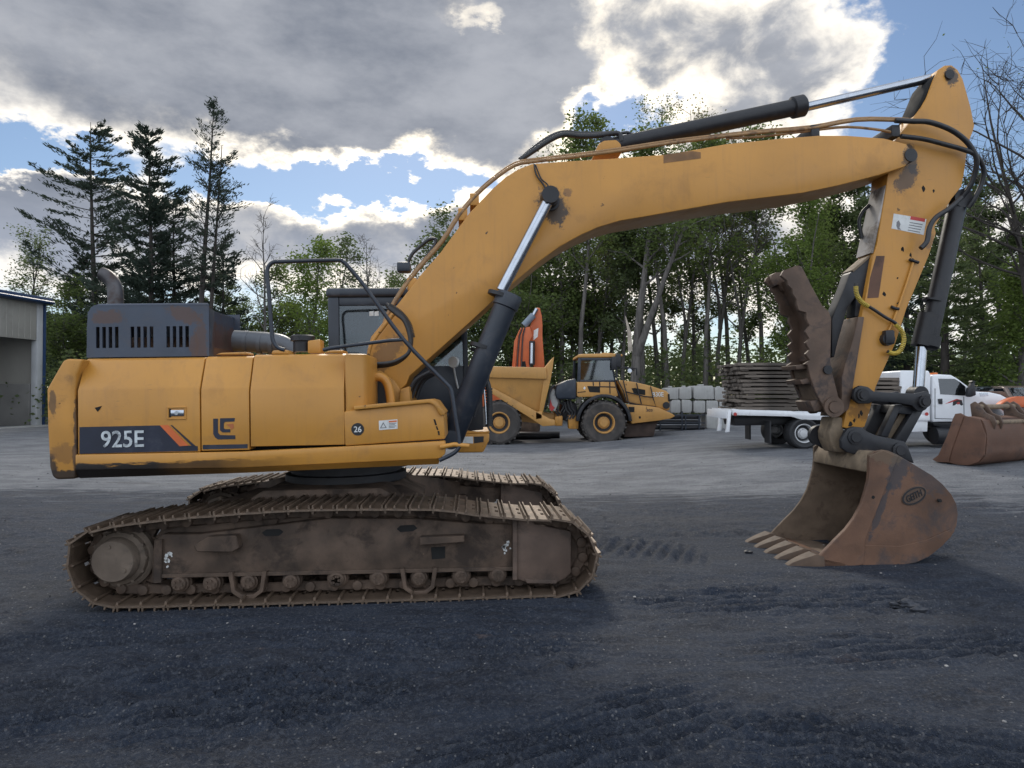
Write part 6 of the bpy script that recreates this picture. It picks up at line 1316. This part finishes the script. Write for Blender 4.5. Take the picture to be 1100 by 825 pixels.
# ================================================================== sky, sun
SUN_EL, SUN_AZ = 38.0, -6.0        # azimuth from straight ahead, negative to the left
wd = bpy.data.worlds.new('World'); scene.world = wd; wd.use_nodes = True; t = NT(wd.node_tree); bg = t.n['Background']
sky = t.new('ShaderNodeTexSky', sky_type='NISHITA'); sky.sun_disc = False; sky.sun_elevation = R(SUN_EL); sky.sun_rotation = R(SUN_AZ); sky.air_density = 1.0; sky.dust_density = .25; sky.ozone_density = 2.2
gen = t.new('ShaderNodeTexCoord').outputs['Generated']; sp = t.new('ShaderNodeSeparateXYZ'); t.l.new(gen, sp.inputs[0])
az = t.math('MULTIPLY', t.math('ARCTAN2', sp.outputs[0], sp.outputs[1]), 57.2958); el = t.math('MULTIPLY', t.math('ARCSINE', sp.outputs[2]), 57.2958)
# billowy warp of the sky coordinates
nz1 = t.noise(t.scale(gen, (1, 1, 1.7)), 7, 7, .58); nz2 = t.noise(t.scale(gen, (1.1, 1, 1.9)), 9.5, 7, .6)
nzs = t.noise(t.scale(gen, (1, 1, 1.4)), 26, 7, .62)
azw = t.math('ADD', az, t.math('MULTIPLY', t.math('SUBTRACT', nz1, .5), 14.0)); elw = t.math('ADD', el, t.math('MULTIPLY', t.math('SUBTRACT', nz2, .5), 8.0))
def ang_of(px, py):
    a = math.atan2(px - 550, FPX); return math.degrees(a), math.degrees(math.atan2((424 - py) * math.cos(a), FPX))
def blob(px, py, rx, ry, w, hard=2.0):
    a, e = ang_of(px, py); ra, re = rx / FPX * 57.3 * math.cos(math.radians(a)) ** 2, ry / FPX * 57.3
    u = t.math('DIVIDE', t.math('SUBTRACT', azw, a), ra); v = t.math('DIVIDE', t.math('SUBTRACT', elw, e), re)
    d2 = t.math('ADD', t.math('MULTIPLY', u, u), t.math('MULTIPLY', v, v))
    return t.math('DIVIDE', w, t.math('ADD', 1.0, t.math('POWER', d2, hard)))
CLOUDS = [(150, 40, 430, 112, 1.05), (480, 40, 170, 80, .60), (420, 130, 120, 36, .45), (575, 110, 52, 85, .70), (720, 30, 130, 55, .42), (790, 90, 130, 70, .46), (870, 60, 70, 75, .36),
          (330, 262, 330, 40, .80), (30, 245, 110, 42, .75), (450, 228, 90, 16, .40), (0, 192, 70, 12, .5), (1085, 255, 80, 62, .60), (1048, 74, 36, 14, .55), (1018, 31, 14, 7, .4), (760, 210, 130, 60, .55), (640, 260, 160, 50, .5), (940, 300, 130, 60, .5),
          (372, 197, 180, 25, -1.3), (30, 163, 75, 17, -.9), (672, 118, 60, 36, -1.15), (1030, 100, 80, 120, -.9), (524, 18, 17, 11, -.42), (845, 35, 26, 16, -.25), (900, 160, 60, 40, -.3)]
den = None
for c in CLOUDS:
    q_ = blob(*c); den = q_ if den is None else t.math('ADD', den, q_)
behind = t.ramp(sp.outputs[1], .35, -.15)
over = t.ramp(el, 33, 48)
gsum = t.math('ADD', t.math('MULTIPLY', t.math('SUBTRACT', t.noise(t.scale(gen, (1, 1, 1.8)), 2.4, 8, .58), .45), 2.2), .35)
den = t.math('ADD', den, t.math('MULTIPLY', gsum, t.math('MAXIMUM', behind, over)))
right = t.ramp(azw, -2, 10)
nzm = t.noise(t.scale(gen, (1, 1, 1.3)), 13, 6, .58, .3)
den = t.math('ADD', den, t.math('MULTIPLY', t.math('SUBTRACT', nzs, .5), .34))
den = t.math('ADD', den, t.math('MULTIPLY', t.math('SUBTRACT', nzm, .5), t.math('ADD', .35, t.math('MULTIPLY', right, 1.3))))
cover = t.ramp(den, .06, .50); thick = t.ramp(den, .38, 1.12)
shade = t.ramp(t.noise(t.scale(gen, (1, 1, 2.2)), 5.0, 6, .6), .28, .74)
grey = t.mix(shade, (0.205, 0.232, 0.29), (0.45, 0.47, 0.52))
grey = t.mix(t.math('MULTIPLY', right, .25), grey, (0.70, 0.71, 0.74))
grey = t.mix(t.math('MULTIPLY', t.ramp(el, 16, 10), .55), grey, (0.44, 0.49, 0.60))
sa, se = ang_of(520, 130)
gd = t.math('ADD', t.math('POWER', t.math('DIVIDE', t.math('SUBTRACT', az, sa), 20.0), 2.0), t.math('POWER', t.math('DIVIDE', t.math('SUBTRACT', el, se), 12.0), 2.0))
lit = t.mix(t.math('DIVIDE', 1.0, t.math('ADD', 1.0, gd)), (0.88, 0.88, 0.89), (2.1, 1.86, 1.45))
cl_front = t.mix(thick, lit, grey)
cl_back = t.mix(t.ramp(den, .4, 1.2), (1.45, 1.57, 1.74), (1.04, 1.14, 1.30))  # unseen clouds behind the camera, brightened to light the near sides
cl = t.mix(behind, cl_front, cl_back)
blue = t.new('ShaderNodeMix', data_type='RGBA', blend_type='MULTIPLY'); blue.inputs[0].default_value = 1; t.l.new(sky.outputs[0], blue.inputs[6]); 
SKY_STR = 0.10
blue.inputs[7].default_value = (1, 1, 1, 1)
b1 = t.new('ShaderNodeBackground'); t.l.new(blue.outputs[2], b1.inputs[0]); b1.inputs[1].default_value = SKY_STR
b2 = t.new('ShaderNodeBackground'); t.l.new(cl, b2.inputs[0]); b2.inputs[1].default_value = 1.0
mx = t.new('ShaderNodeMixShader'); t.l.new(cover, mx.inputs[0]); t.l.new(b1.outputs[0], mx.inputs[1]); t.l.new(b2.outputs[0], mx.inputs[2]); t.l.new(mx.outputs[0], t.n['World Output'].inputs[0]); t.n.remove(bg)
wd.cycles.sampling_method = 'MANUAL'; wd.cycles.sample_map_resolution = 512
sl = bpy.data.lights.new('sun', 'SUN'); sl.energy = 1.8; sl.angle = R(12); sl.color = (1, .93, .82); so_s = bpy.data.objects.new('sun', sl); COL.objects.link(so_s)
dv = Vector((math.sin(R(SUN_AZ)) * math.cos(R(SUN_EL)), math.cos(R(SUN_AZ)) * math.cos(R(SUN_EL)), math.sin(R(SUN_EL)))); so_s.rotation_euler = dv.to_track_quat('Z', 'Y').to_euler(); so_s.location = dv * 60
vs = scene.view_settings; vs.view_transform = 'Standard'; vs.look = 'None'; vs.exposure = 0; vs.gamma = 1; vs.use_curve_mapping = False
scene.cycles.max_bounces = 4; scene.cycles.diffuse_bounces = 3; scene.cycles.glossy_bounces = 2; scene.cycles.transparent_max_bounces = 8
